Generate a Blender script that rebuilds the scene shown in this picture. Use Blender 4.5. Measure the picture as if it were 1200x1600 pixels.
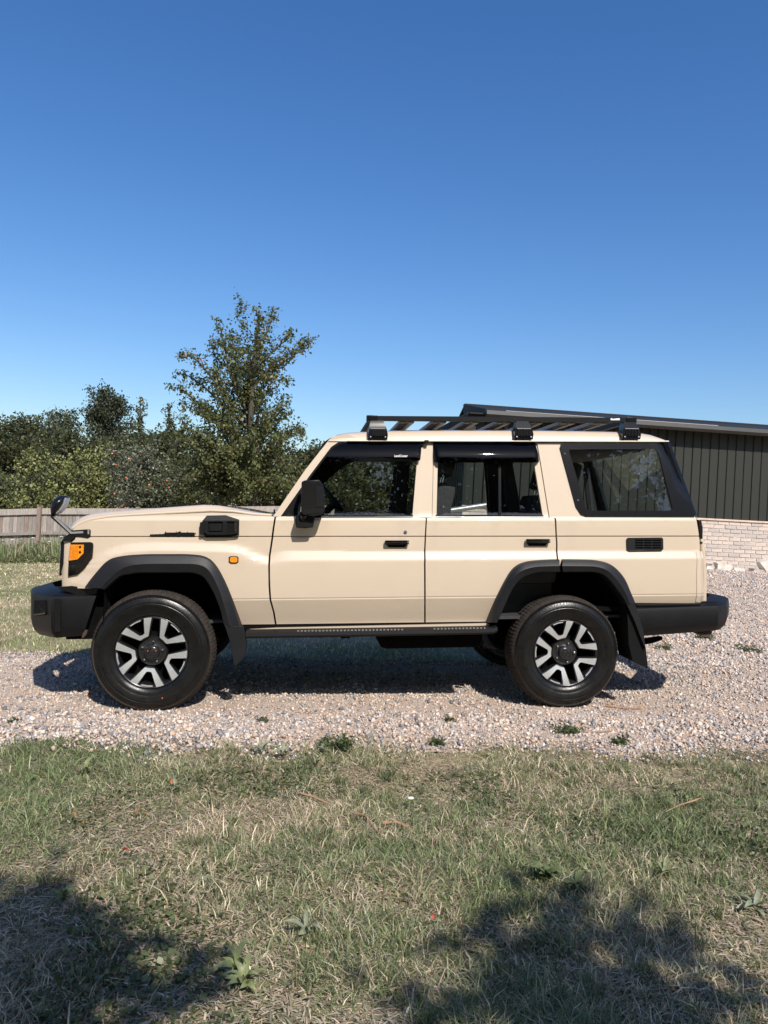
import bpy, bmesh, math, random
import numpy as np
from mathutils import Vector, Matrix
rad = math.radians
for o in list(bpy.data.objects): bpy.data.objects.remove(o, do_unlink=True)
SC = bpy.context.scene
COL = SC.collection
# ---------------------------------------------------------------- camera, sky, sun, exposure
# The drive slopes: the camera was held level with the car, so the true vertical is rolled 3 degrees.
ROLL = rad(3.0)
R4 = Matrix.Rotation(-ROLL, 4, 'Y')          # slope frame -> world
CAMH = 1.31; FPX = 1200.0                     # eye height above the drive, focal length in photo pixels
cam = bpy.data.cameras.new('camera'); camo = bpy.data.objects.new('camera', cam); COL.objects.link(camo)
cam.sensor_fit = 'VERTICAL'; cam.sensor_height = 24.0; cam.lens = 24.0*FPX/1600.0
cam.clip_start = 0.05; cam.clip_end = 3000
camo.matrix_world = R4 @ Matrix.Translation((0, 0, CAMH)) @ Matrix.Rotation(rad(90), 4, 'X')
SC.camera = camo
SUN_AZ, SUN_EL = rad(23.5), rad(43.0)
sdir = (R4.to_3x3() @ Vector((math.sin(SUN_AZ)*math.cos(SUN_EL), -math.cos(SUN_AZ)*math.cos(SUN_EL), math.sin(SUN_EL)))).normalized()
wld = bpy.data.worlds.new('World'); SC.world = wld; wld.use_nodes = True
wn = wld.node_tree.nodes; wl = wld.node_tree.links; wn.clear()
sky = wn.new('ShaderNodeTexSky'); sky.sky_type = 'NISHITA'; sky.sun_disc = False
sky.sun_elevation = math.asin(sdir.z); sky.sun_rotation = math.atan2(sdir.x, sdir.y)
sky.altitude = 0; sky.air_density = 1.12; sky.dust_density = 1.0; sky.ozone_density = 4.0
bg = wn.new('ShaderNodeBackground'); bg.inputs['Strength'].default_value = 0.130
wo = wn.new('ShaderNodeOutputWorld'); hs = wn.new('ShaderNodeHueSaturation'); hs.inputs['Saturation'].default_value = 1.26; hs.inputs['Hue'].default_value = .508; wl.new(sky.outputs[0], hs.inputs['Color']); wl.new(hs.outputs[0], bg.inputs[0]); wl.new(bg.outputs[0], wo.inputs[0])
sl = bpy.data.lights.new('sun', 'SUN'); sl.energy = 5.0; sl.angle = rad(0.53); sl.color = (1.0, 0.945, 0.87)
so = bpy.data.objects.new('sun', sl); COL.objects.link(so)
so.rotation_euler = sdir.to_track_quat('Z', 'Y').to_euler(); so.location = sdir*40
SC.view_settings.view_transform = 'Standard'; SC.view_settings.look = 'None'
SC.view_settings.gamma = 1.0; SC.view_settings.exposure = 0.18; SC.view_settings.use_curve_mapping = False
SC.render.engine = 'CYCLES'
SC.cycles.max_bounces = 10; SC.cycles.transparent_max_bounces = 16; SC.cycles.transmission_bounces = 8
SC.cycles.use_denoising = True; SC.cycles.sample_clamp_indirect = 6.0

# ---------------------------------------------------------------- helpers
rng = np.random.default_rng(7); random.seed(7)
def tag(o, label=None, cat=None, group=None, kind=None):
    if label: o['label'] = label
    if cat: o['category'] = cat
    if group: o['group'] = group
    if kind: o['kind'] = kind
    return o
def empty(name, mat=None, parent=None):
    o = bpy.data.objects.new(name, None); COL.objects.link(o); o.empty_display_size = .1
    if parent: o.parent = parent
    if mat is not None: o.matrix_world = mat
    return o
def link(name, me, mats, parent=None, mw=None, smooth=None):
    o = bpy.data.objects.new(name, me); COL.objects.link(o)
    for m in (mats if isinstance(mats, (list, tuple)) else [mats]): me.materials.append(m)
    if smooth is not None:
        me.shade_smooth()
        if smooth < 180: me.set_sharp_from_angle(angle=rad(smooth))
    if parent: o.parent = parent
    if mw is not None: o.matrix_world = mw
    return o
def copy_obj(o, parent=None, **kw):
    c = o.copy(); COL.objects.link(c); c.parent = parent
    for k, v in kw.items(): setattr(c, k, v)
    return c
def np_mesh(name, verts, faces, cols=None):
    me = bpy.data.meshes.new(name); verts = np.asarray(verts, np.float32); faces = np.asarray(faces, np.int32)
    n, (f, k) = len(verts), faces.shape
    me.vertices.add(n); me.vertices.foreach_set('co', verts.ravel())
    me.loops.add(f*k); me.loops.foreach_set('vertex_index', faces.ravel())
    me.polygons.add(f); me.polygons.foreach_set('loop_start', np.arange(f, dtype=np.int32)*k)
    me.update(calc_edges=True)
    if cols is not None:
        a = me.color_attributes.new('col', 'FLOAT_COLOR', 'POINT')
        c = np.ones((n, 4), np.float32); c[:, :3] = cols; a.data.foreach_set('color', c.ravel())
    return me
class MB:
    """collects simple solids into one mesh"""
    def __init__(s): s.v = []; s.f = []; s.m = []
    def add(s, vs, fs, mi=0):
        b = len(s.v); s.v += [tuple(p) for p in vs]; s.f += [tuple(i+b for i in f) for f in fs]; s.m += [mi]*len(fs); return s
    def box(s, lo, hi, M=None, mi=0, ch=0):
        x0, y0, z0 = lo; x1, y1, z1 = hi
        if ch:
            c = min(ch, abs(x1-x0)*.45, abs(y1-y0)*.45, abs(z1-z0)*.45)
            vs = []; 
            bm = bmesh.new(); bmesh.ops.create_cube(bm, size=1)
            for q in bm.verts: q.co = Vector(((x0+x1)/2+q.co.x*(x1-x0), (y0+y1)/2+q.co.y*(y1-y0), (z0+z1)/2+q.co.z*(z1-z0)))
            bmesh.ops.bevel(bm, geom=bm.edges[:], offset=c, segments=2, profile=.6, affect='EDGES')
            bm.verts.index_update(); vs = [q.co.copy() for q in bm.verts]; fs = [tuple(q.index for q in f.verts) for f in bm.faces]; bm.free()
        else:
            vs = [Vector(p) for p in ((x0,y0,z0),(x1,y0,z0),(x1,y1,z0),(x0,y1,z0),(x0,y0,z1),(x1,y0,z1),(x1,y1,z1),(x0,y1,z1))]
            fs = [(0,3,2,1),(4,5,6,7),(0,1,5,4),(1,2,6,5),(2,3,7,6),(3,0,4,7)]
        if M is not None: vs = [M @ q for q in vs]
        return s.add(vs, fs, mi)
    def prism(s, pts, y0, y1, mi=0, inset=0.0):
        """polygon pts (x,z) from y0 (near) to y1; the near face is shrunk by 'inset' for a chamfer"""
        n = len(pts); cx = sum(p[0] for p in pts)/n; cz = sum(p[1] for p in pts)/n
        vs = []
        if inset:
            near = []
            for i, p in enumerate(pts):
                d = math.hypot(p[0]-cx, p[1]-cz); k = max(0, 1-inset/d) if d else 1
                near.append((cx+(p[0]-cx)*k, y0, cz+(p[1]-cz)*k))
            vs = near+[(p[0], y0+(inset if y1 > y0 else -inset), p[1]) for p in pts]+[(p[0], y1, p[1]) for p in pts]
            rings = 3
        else:
            vs = [(p[0], y0, p[1]) for p in pts]+[(p[0], y1, p[1]) for p in pts]; rings = 2
        fs = [tuple(range(n))]+[tuple(range((rings-1)*n, rings*n))[::-1]]
        for r in range(rings-1):
            fs += [(r*n+i, (r+1)*n+i, (r+1)*n+(i+1) % n, r*n+(i+1) % n) for i in range(n)]
        return s.add(vs, fs, mi)
    def tube(s, pts, rs, n=8, cap=True, mi=0):
        pts = [Vector(p) for p in pts]
        if not hasattr(rs, '__len__'): rs = [rs]*len(pts)
        vs = []; up = None
        for i, p in enumerate(pts):
            d = (pts[min(i+1, len(pts)-1)]-pts[max(i-1, 0)]).normalized()
            if up is None: up = Vector((0,0,1)) if abs(d.z) < .9 else Vector((1,0,0))
            a = d.cross(up); a = a.normalized() if a.length > 1e-6 else d.orthogonal().normalized()
            b = a.cross(d).normalized(); up = b
            for k in range(n):
                t = 2*math.pi*k/n; vs.append(p+(a*math.cos(t)+b*math.sin(t))*rs[i])
        fs = [(i*n+k, i*n+(k+1) % n, (i+1)*n+(k+1) % n, (i+1)*n+k) for i in range(len(pts)-1) for k in range(n)]
        if cap: fs += [tuple(range(n))[::-1], tuple(range((len(pts)-1)*n, len(pts)*n))]
        return s.add(vs, fs, mi)
    def lathe(s, prof, n=48, c=(0,0,0), mi=0, closed=False, rfun=None):
        """profile (r,y) turned about the y axis through c"""
        vs = []; m = len(prof)
        for k in range(n):
            t = 2*math.pi*k/n
            for j, (r, y) in enumerate(prof):
                rr = r if rfun is None else rfun(k, j, r)
                vs.append((c[0]+rr*math.cos(t), c[1]+y, c[2]+rr*math.sin(t)))
        mm = m if closed else m-1
        fs = [(k*m+j, ((k+1) % n)*m+j, ((k+1) % n)*m+(j+1) % m, k*m+(j+1) % m) for k in range(n) for j in range(mm)]
        return s.add(vs, fs, mi)
    def loft(s, rings, closed=True, cap=True, mi=0):
        n = len(rings[0]); vs = [p for r in rings for p in r]; fs = []
        for i in range(len(rings)-1):
            for k in range(n if closed else n-1):
                fs.append((i*n+k, i*n+(k+1) % n, (i+1)*n+(k+1) % n, (i+1)*n+k))
        if cap and closed: fs += [tuple(range(n))[::-1], tuple(range((len(rings)-1)*n, len(rings)*n))]
        return s.add(vs, fs, mi)
    def mesh(s, name):
        me = bpy.data.meshes.new(name); me.from_pydata([tuple(p) for p in s.v], [], s.f)
        if any(s.m): me.polygons.foreach_set('material_index', s.m)
        bm = bmesh.new(); bm.from_mesh(me); bmesh.ops.recalc_face_normals(bm, faces=bm.faces[:]); bm.to_mesh(me); bm.free()
        me.update(); return me
    def build(s, name, mats, parent=None, mw=None, smooth=35, bevel=0):
        o = link(name, s.mesh(name), mats, parent, mw, smooth)
        if bevel:
            b = o.modifiers.new('bevel', 'BEVEL'); b.width = bevel; b.segments = 2; b.limit_method = 'ANGLE'; b.angle_limit = rad(40)
        return o
def catmull(pts, k=6, closed=False):
    P = [np.array(p, float) for p in pts]; n = len(P); out = []
    for i in range(n if closed else n-1):
        p0 = P[(i-1) % n] if closed or i > 0 else 2*P[0]-P[1]; p1 = P[i]; p2 = P[(i+1) % n]
        p3 = P[(i+2) % n] if closed or i+2 < n else 2*P[-1]-P[-2]
        for j in range(k):
            t = j/k
            out.append(.5*((2*p1)+(-p0+p2)*t+(2*p0-5*p1+4*p2-p3)*t*t+(-p0+3*p1-3*p2+p3)*t**3))
    if not closed: out.append(P[-1])
    return [tuple(q) for q in out]
def resample(pts, n):
    P = np.array(pts, float); d = np.r_[0, np.cumsum(np.linalg.norm(np.diff(P, axis=0), axis=1))]
    t = np.linspace(0, d[-1], n); return np.stack([np.interp(t, d, P[:, k]) for k in range(P.shape[1])], 1)
def smooth01(a, b, x): t = np.clip((np.asarray(x, float)-a)/(b-a), 0, 1); return t*t*(3-2*t)
_H = np.random.default_rng(99).random((512, 512))
def vnoise(x, y, f=1.0, o=3, seed=0):
    """value noise in 0..1"""
    x = np.asarray(x, float)*f+seed*17.3; y = np.asarray(y, float)*f+seed*31.7; s = 0; a = 1; t = 0
    for k in range(o):
        xi = np.floor(x).astype(int); yi = np.floor(y).astype(int); fx = x-xi; fy = y-yi
        fx = fx*fx*(3-2*fx); fy = fy*fy*(3-2*fy)
        h = lambda i, j: _H[(xi+i) % 512, (yi+j) % 512]
        s = s+a*((h(0,0)*(1-fx)+h(1,0)*fx)*(1-fy)+(h(0,1)*(1-fx)+h(1,1)*fx)*fy); t += a; a *= .5; x = x*2.03+5; y = y*2.03+9
    return s/t
def W(u, v, Y):
    """a point of the photograph at distance Y, in world coordinates"""
    return R4 @ Vector(((u-600)/FPX*Y, Y, CAMH-(v-800)/FPX*Y))

# ---------------------------------------------------------------- materials
def newmat(name):
    m = bpy.data.materials.new(name); m.use_nodes = True; nt = m.node_tree; nt.nodes.clear()
    out = nt.nodes.new('ShaderNodeOutputMaterial'); return m, nt, out
def pbr(name, col, rough=.5, metal=0, coat=0, spec=.5, var=0, vscale=8, bump=0, bscale=40, var_col=None, rvar=0, coat_rough=.03, stretch=None):
    m, nt, out = newmat(name); N = nt.nodes; L = nt.links
    p = N.new('ShaderNodeBsdfPrincipled'); L.new(p.outputs[0], out.inputs[0])
    p.inputs['Base Color'].default_value = (*col, 1); p.inputs['Roughness'].default_value = rough; p.inputs['Metallic'].default_value = metal
    p.inputs['Coat Weight'].default_value = coat; p.inputs['Coat Roughness'].default_value = coat_rough; p.inputs['Specular IOR Level'].default_value = spec
    tc = N.new('ShaderNodeTexCoord'); src = tc.outputs['Object']
    if stretch:
        mp = N.new('ShaderNodeMapping'); mp.inputs['Scale'].default_value = stretch; L.new(src, mp.inputs[0]); src = mp.outputs[0]
    if var or var_col:
        nz = N.new('ShaderNodeTexNoise'); nz.inputs['Scale'].default_value = vscale; nz.inputs['Detail'].default_value = 6; nz.inputs['Roughness'].default_value = .6; L.new(src, nz.inputs['Vector'])
        cr = N.new('ShaderNodeValToRGB'); cr.color_ramp.elements[0].position = .32; cr.color_ramp.elements[1].position = .68
        c2 = var_col or tuple(min(1, c*(1+var)) for c in col); c1 = col if var_col else tuple(c*(1-var) for c in col)
        cr.color_ramp.elements[0].color = (*c1, 1); cr.color_ramp.elements[1].color = (*c2, 1)
        L.new(nz.outputs['Fac'], cr.inputs[0]); L.new(cr.outputs[0], p.inputs['Base Color'])
        if rvar:
            mr = N.new('ShaderNodeMapRange'); mr.inputs['To Min'].default_value = max(0, rough-rvar); mr.inputs['To Max'].default_value = min(1, rough+rvar)
            L.new(nz.outputs['Fac'], mr.inputs['Value']); L.new(mr.outputs[0], p.inputs['Roughness'])
    if bump:
        n2 = N.new('ShaderNodeTexNoise'); n2.inputs['Scale'].default_value = bscale; n2.inputs['Detail'].default_value = 5; L.new(src, n2.inputs['Vector'])
        b = N.new('ShaderNodeBump'); b.inputs['Strength'].default_value = bump; b.inputs['Distance'].default_value = .01
        L.new(n2.outputs['Fac'], b.inputs['Height']); L.new(b.outputs[0], p.inputs['Normal'])
    return m
def attrmat(name, rough=.7, trans=0, gloss=0, spec=.3, vary=0, bump=0, bscale=60):
    """colour from the mesh's own 'col' attribute (one random colour for each leaf, blade or stone)"""
    m, nt, out = newmat(name); N = nt.nodes; L = nt.links
    a = N.new('ShaderNodeAttribute'); a.attribute_name = 'col'; src = a.outputs['Color']
    p = N.new('ShaderNodeBsdfPrincipled'); p.inputs['Roughness'].default_value = rough; p.inputs['Specular IOR Level'].default_value = spec; L.new(src, p.inputs['Base Color'])
    if bump:
        tc = N.new('ShaderNodeTexCoord'); n2 = N.new('ShaderNodeTexNoise'); n2.inputs['Scale'].default_value = bscale; L.new(tc.outputs['Object'], n2.inputs['Vector'])
        b = N.new('ShaderNodeBump'); b.inputs['Strength'].default_value = bump; b.inputs['Distance'].default_value = .01
        L.new(n2.outputs['Fac'], b.inputs['Height']); L.new(b.outputs[0], p.inputs['Normal'])
    sh = p.outputs[0]
    if trans:
        t = N.new('ShaderNodeBsdfTranslucent'); L.new(src, t.inputs[0]); mx = N.new('ShaderNodeMixShader'); mx.inputs[0].default_value = trans
        L.new(sh, mx.inputs[1]); L.new(t.outputs[0], mx.inputs[2]); sh = mx.outputs[0]
    L.new(sh, out.inputs[0]); return m
def glassmat(name, tint, ior=1.5, rough=0.0, boost=1.0):
    m, nt, out = newmat(name); N = nt.nodes; L = nt.links
    t = N.new('ShaderNodeBsdfTransparent'); t.inputs[0].default_value = (*tint, 1)
    g = N.new('ShaderNodeBsdfGlossy'); g.inputs['Roughness'].default_value = rough; g.inputs[0].default_value = (1, 1, 1, 1)
    f = N.new('ShaderNodeFresnel'); f.inputs['IOR'].default_value = ior
    mm = N.new('ShaderNodeMath'); mm.operation = 'MULTIPLY'; mm.inputs[1].default_value = boost; mm.use_clamp = True; L.new(f.outputs[0], mm.inputs[0])
    mx = N.new('ShaderNodeMixShader'); L.new(mm.outputs[0], mx.inputs[0]); L.new(t.outputs[0], mx.inputs[1]); L.new(g.outputs[0], mx.inputs[2]); L.new(mx.outputs[0], out.inputs[0]); return m
M = {}
M['paint'] = pbr('beige_paint', (.550, .449, .336), .44, spec=.38, coat=1.0, coat_rough=.02, var=.012, vscale=3)
def low_dust_and_shade(m):  # dust low on the panels; its darkening also paints in their shade
    nt = m.node_tree; N = nt.nodes; L = nt.links; p = [q for q in N if q.type == 'BSDF_PRINCIPLED'][0]; src = p.inputs['Base Color'].links[0].from_socket
    tc = N.new('ShaderNodeTexCoord'); sp = N.new('ShaderNodeSeparateXYZ'); L.new(tc.outputs['Object'], sp.inputs[0])
    mr = N.new('ShaderNodeMapRange'); mr.inputs['From Min'].default_value = .98; mr.inputs['From Max'].default_value = .52; L.new(sp.outputs['Z'], mr.inputs['Value'])
    mp = N.new('ShaderNodeMapping'); mp.inputs['Scale'].default_value = (2.2, 2.2, 7); L.new(tc.outputs['Object'], mp.inputs[0])
    nz = N.new('ShaderNodeTexNoise'); nz.inputs['Scale'].default_value = 3; nz.inputs['Detail'].default_value = 8; nz.inputs['Roughness'].default_value = .7; L.new(mp.outputs[0], nz.inputs['Vector'])
    mu = N.new('ShaderNodeMath'); mu.operation = 'MULTIPLY'; L.new(mr.outputs[0], mu.inputs[0]); L.new(nz.outputs['Fac'], mu.inputs[1])
    m2 = N.new('ShaderNodeMath'); m2.operation = 'MULTIPLY'; m2.inputs[1].default_value = .55; L.new(mu.outputs[0], m2.inputs[0])
    mx = N.new('ShaderNodeMixRGB'); mx.inputs[2].default_value = (.36, .30, .235, 1); L.new(m2.outputs[0], mx.inputs[0]); L.new(src, mx.inputs[1]); L.new(mx.outputs[0], p.inputs['Base Color'])
low_dust_and_shade(M['paint'])
M['trim'] = pbr('dark_interior', (.03, .03, .032), .75, var=.2, vscale=20)
M['liner'] = pbr('headlining', (.16, .16, .16), .9, var=.1, vscale=30)
M['plastic'] = pbr('textured_black_plastic', (.006, .006, .0068), .5, spec=.22, var=.15, vscale=10, bump=.12, bscale=500, rvar=.05)
M['flare'] = pbr('flare_plastic', (.009, .009, .0102), .44, spec=.32, var=.12, vscale=9, bump=.15, bscale=600, rvar=.06)
M['gloss'] = pbr('gloss_black', (.007, .007, .008), .22, spec=.4)
M['rubber'] = pbr('seal_rubber', (.008, .008, .008), .7, spec=.08)
M['tyre'] = pbr('tyre_rubber', (.0075, .0070, .0066), .30, spec=.32, var=.3, vscale=14, bump=.1, bscale=120, rvar=.12)
M['tread'] = pbr('dusty_tread_rubber', (.036, .030, .026), .85, spec=.15, var=.35, vscale=30, bump=.2, bscale=150)
M['alloy'] = pbr('machined_alloy', (.86, .87, .90), .30, metal=.80, var=.015, vscale=30, rvar=.05)
M['wheelblack'] = pbr('wheel_black', (.012, .012, .013), .28, coat=.5)
M['chrome'] = pbr('chrome', (.75, .76, .78), .07, metal=1.0)
M['silver'] = pbr('silver_paint', (.55, .55, .56), .3, metal=.7)
M['darkchrome'] = pbr('smoked_chrome', (.10, .10, .105), .1, metal=1.0)
M['amber'] = pbr('amber_lens', (.80, .26, .010), .15, coat=1, var=.25, vscale=60, bump=.4, bscale=130)
M['amberdark'] = pbr('dark_amber_rib', (.50, .12, .004), .2, coat=1)
M['smoke'] = glassmat('smoked_acrylic', (.11, .10, .10), 1.42, .015, .62)
M['glass'] = glassmat('window_glass', (.76, .80, .79), 1.52, 0, 1.3)
M['frit'] = pbr('black_glass_border', (.006, .006, .007), .22, spec=.35)
M['under'] = pbr('underbody', (.0035, .0035, .0035), .95, spec=.1, var=.4, vscale=15)
M['rust'] = pbr('rusty_steel', (.06, .035, .022), .8, var=.4, vscale=20)
M['white'] = pbr('white_print', (.8, .8, .8), .5)
M['void'] = pbr('dark_void', (.001, .001, .001), .9, spec=.05)
M['seat'] = pbr('seat_fabric', (.055, .055, .06), .9, var=.2, vscale=40)
# ---------------------------------------------------------------- the ground
def gz(X, Y):
    """height of the ground in the slope frame"""
    X = np.asarray(X, float); Y = np.asarray(Y, float)
    near = -.012-.0225*np.clip(X, -7, 8)
    s = smooth01(-3, 1.5, X)
    far = (1-s)*.03+s*np.clip(.25-.05*(X-6.0), -.6, .5)
    t = smooth01(6.5, 13.5, Y)
    return near*(1-t)+far*t
def gravel_mask(X, Y):
    """> 0 inside the gravel drive (metres from the edge, roughly)"""
    X = np.asarray(X, float); Y = np.asarray(Y, float)
    n = (vnoise(X, Y*0, 1.1, 3, 1)-.5)*.42+(vnoise(X, Y, 5, 3, 2)-.5)*.42
    nearE = 4.27+.035*X+n
    farE = 6.75+.1*n+np.where(X > 2.0, (X-2.0)*6.0, 0)
    farE = np.minimum(farE, 15.5)
    return np.minimum(Y-nearE, farE-Y)
def axis(lo, hi, a, b, st, mul=1.25):
    c = list(np.arange(a, b+1e-6, st)); d = st
    while c[-1] < hi: d *= mul; c.append(c[-1]+d)
    d = st
    while c[0] > lo: d *= mul; c.insert(0, c[0]-d)
    return np.array(c)
def sheet(xs, ys, dz, keep=None, name='sheet'):
    X, Y = np.meshgrid(xs, ys); Z = gz(X, Y)+dz(X, Y)
    nx, ny = len(xs), len(ys); I = np.arange(nx*ny).reshape(ny, nx)
    F = np.stack([I[:-1, :-1], I[:-1, 1:], I[1:, 1:], I[1:, :-1]], -1).reshape(-1, 4)
    if keep is not None:
        cx = (X[:-1, :-1]+X[1:, 1:])/2; cy = (Y[:-1, :-1]+Y[1:, 1:])/2; F = F[keep(cx, cy).ravel()]
    V = np.stack([X, Y, Z], -1).reshape(-1, 3); used = np.unique(F); mp = -np.ones(len(V), int); mp[used] = np.arange(len(used))
    return np_mesh(name, V[used], mp[F])
def soilmat(name, ca, cb, cc, s1, s2, bump):
    m, nt, out = newmat(name); N = nt.nodes; L = nt.links
    tc = N.new('ShaderNodeTexCoord'); p = N.new('ShaderNodeBsdfPrincipled'); p.inputs['Roughness'].default_value = .95; p.inputs['Specular IOR Level'].default_value = .15
    n1 = N.new('ShaderNodeTexNoise'); n1.inputs['Scale'].default_value = s1; n1.inputs['Detail'].default_value = 8; n1.inputs['Roughness'].default_value = .65
    n2 = N.new('ShaderNodeTexNoise'); n2.inputs['Scale'].default_value = s2; n2.inputs['Detail'].default_value = 6
    for n in (n1, n2): L.new(tc.outputs['Object'], n.inputs['Vector'])
    r1 = N.new('ShaderNodeValToRGB'); r1.color_ramp.elements[0].position = .4; r1.color_ramp.elements[1].position = .62
    r1.color_ramp.elements[0].color = (*ca, 1); r1.color_ramp.elements[1].color = (*cb, 1)
    r2 = N.new('ShaderNodeValToRGB'); r2.color_ramp.elements[0].position = .45; r2.color_ramp.elements[1].position = .7
    mx = N.new('ShaderNodeMixRGB'); mx.inputs[2].default_value = (*cc, 1)
    L.new(n1.outputs['Fac'], r1.inputs[0]); L.new(n2.outputs['Fac'], r2.inputs[0]); L.new(r2.outputs[0], mx.inputs[0]); L.new(r1.outputs[0], mx.inputs[1]); L.new(mx.outputs[0], p.inputs['Base Color'])
    b = N.new('ShaderNodeBump'); b.inputs['Strength'].default_value = bump; b.inputs['Distance'].default_value = .02; L.new(n2.outputs['Fac'], b.inputs['Height']); L.new(b.outputs[0], p.inputs['Normal'])
    L.new(p.outputs[0], out.inputs[0]); return m
M['soil'] = soilmat('lawn_soil', (.20, .19, .09), (.46, .36, .25), (.22, .165, .10), 1.6, 70, 1.0)
M['grit'] = soilmat('gravel_fines', (.50, .37, .28), (.56, .44, .345), (.34, .29, .255), 2.5, 60, 1.0)
xs = axis(-450, 450, -7, 9, .10); ys = axis(-450, 700, 1.2, 15, .10)
bumpy = lambda X, Y: (vnoise(X, Y, 3, 3, 5)-.5)*.05*(np.clip((4.2-Y)/.4, 0, 1)+np.clip((Y-7)/1, 0, 1)*(X < 2))-.004
g = link('ground', sheet(xs, ys, bumpy), M['soil'], None, R4, 180); tag(g, kind='structure')
xs = np.arange(-9, 14, .05); ys = np.arange(3.8, 15.4, .05)
g = link('gravel_drive', sheet(xs, ys, lambda X, Y: .012*np.clip(gravel_mask(X, Y)/.2-.35, -1, 1)+(vnoise(X, Y, 9, 2, 6)-.5)*.012, lambda X, Y: gravel_mask(X, Y) > 0), M['grit'], None, R4, 180); tag(g, kind='structure')
# ---- loose stones: far too many to count
CUBE = np.array([(-1,-1,-1),(1,-1,-1),(1,1,-1),(-1,1,-1),(-1,-1,1),(1,-1,1),(1,1,1),(-1,1,1)], float)*.62
CUBF = np.array([(0,3,2,1),(4,5,6,7),(0,1,5,4),(1,2,6,5),(2,3,7,6),(3,0,4,7)])
def rand_rot(n):
    q = rng.normal(size=(n, 4)); q /= np.linalg.norm(q, axis=1)[:, None]; w, x, y, z = q.T
    return np.stack([np.stack([1-2*(y*y+z*z), 2*(x*y-z*w), 2*(x*z+y*w)], -1), np.stack([2*(x*y+z*w), 1-2*(x*x+z*z), 2*(y*z-x*w)], -1), np.stack([2*(x*z-y*w), 2*(y*z+x*w), 1-2*(x*x+y*y)], -1)], 1)
STONE_COLS = np.array([(.62,.50,.41),(.64,.54,.46),(.56,.445,.365),(.48,.455,.44),(.33,.325,.335),(.19,.195,.215),(.70,.645,.59),(.58,.40,.27),(.42,.385,.365)])
STONE_P = np.array([.17,.13,.14,.12,.14,.11,.06,.04,.09])
def stones(n, xr, yr, smin, smax, dens=None):
    X = rng.uniform(*xr, n); Y = rng.uniform(*yr, n); m = gravel_mask(X, Y)
    keep = rng.random(n) < np.clip((m+.20)/.34, 0, 1)**1.3
    keep &= np.abs(X) < .56*Y+.9
    if dens is None: keep &= rng.random(n) < 1-.55*np.exp(-((Y-5.18-.09*X)/.24)**2)*(Y < 7.2)-.45*np.exp(-((Y-6.35-.09*X)/.28)**2)*(Y < 7.2)
    if dens is not None: keep &= rng.random(n) < dens(X, Y)
    X, Y, m = X[keep], Y[keep], m[keep]; n = len(X)
    s = smin+(smax-smin)*rng.random(n)**2.2
    s *= np.where(vnoise(X, Y, .8, 2, 11) > .55, .8, 1.0)
    V = CUBE[None]*(.7+.6*rng.random((n, 8, 1)))+rng.normal(scale=.13, size=(n, 8, 3))
    V *= np.stack([rng.uniform(.8, 1.25, n), rng.uniform(.7, 1.1, n), rng.uniform(.45, .85, n)], -1)[:, None]
    V = np.einsum('nij,nkj->nki', rand_rot(n), V)*s[:, None, None]*.5
    V += np.stack([X, Y, gz(X, Y)+.012+s*rng.uniform(-.05, .30, n)], -1)[:, None]
    ci = rng.choice(len(STONE_COLS), n, p=STONE_P/STONE_P.sum()); c = STONE_COLS[ci]*rng.uniform(.72, 1.10, (n, 1))*np.array((1.02, 1.0, .97))
    return V.reshape(-1, 3), (CUBF[None]+8*np.arange(n)[:, None, None]).reshape(-1, 4), np.repeat(c, 8, 0)
def join(parts):
    Vs, Fs, Cs, b = [], [], [], 0
    for v, f, c in parts: Vs.append(v); Fs.append(f+b); Cs.append(c); b += len(v)
    return np.concatenate(Vs), np.concatenate(Fs), np.concatenate(Cs)
M['stone'] = attrmat('gravel_stone', .8, spec=.3, bump=.3, bscale=90)
v, f, c = join([stones(92000, (-3.9, 4.1), (3.9, 7.2), .006, .026), stones(9000, (-3.9, 4.1), (3.95, 7.2), .018, .036), stones(2600, (-3.5, 3.5), (3.95, 4.9), .024, .046), stones(75000, (1.4, 9.0), (6.5, 15.2), .018, .045)])
g = link('gravel_stones', np_mesh('gravel_stones', v, f, c), M['stone'], None, R4); tag(g, 'loose pink and grey gravel stones covering the drive', 'gravel', kind='stuff')
# ---- grass
GREEN = np.array([(.205,.255,.10),(.155,.205,.075),(.255,.295,.14),(.105,.15,.055),(.33,.35,.20),(.225,.27,.145)])
STRAW = np.array([(.64,.53,.37),(.54,.45,.30),(.74,.63,.46),(.46,.38,.25)])
def blades(X, Y, h, w, dry, lean=.45, lie=0):
    n = len(X); a = rng.uniform(0, 2*np.pi, n); ln = np.abs(rng.normal(lean, .28, n)); ln = np.where(rng.random(n) < lie, rng.uniform(1.2, 3.0, n), ln)
    d = np.stack([np.cos(a), np.sin(a)], -1); tw = rng.uniform(0, 2*np.pi, n); sd = np.stack([np.cos(tw), np.sin(tw), 0*tw], -1)*w[:, None]*.5
    z0 = gz(X, Y)+(vnoise(X, Y, 3, 3, 5)-.5)*.05-.012
    base = np.stack([X, Y, z0], -1); hh = h/np.sqrt(1+ln*ln)
    mid = base+np.concatenate([d*(hh*ln*.35)[:, None], (hh*.58)[:, None]], 1)
    tip = base+np.concatenate([d*(hh*ln)[:, None], (hh*(1-.12*ln).clip(.25))[:, None]], 1)
    V = np.stack([base-sd, base+sd, mid+sd*.8, mid-sd*.8, tip], 1)
    i = 5*np.arange(n)[:, None]; F = np.concatenate([i+np.array([[0,1,2]]), i+np.array([[0,2,3]]), i+np.array([[3,2,4]])])
    c = np.where((rng.random(n) < dry)[:, None], STRAW[rng.integers(0, len(STRAW), n)], GREEN[rng.integers(0, len(GREEN), n)])*rng.uniform(.55, 1.45, (n, 1))
    return V.reshape(-1, 3), F, np.repeat(c, 5, 0)
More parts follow.
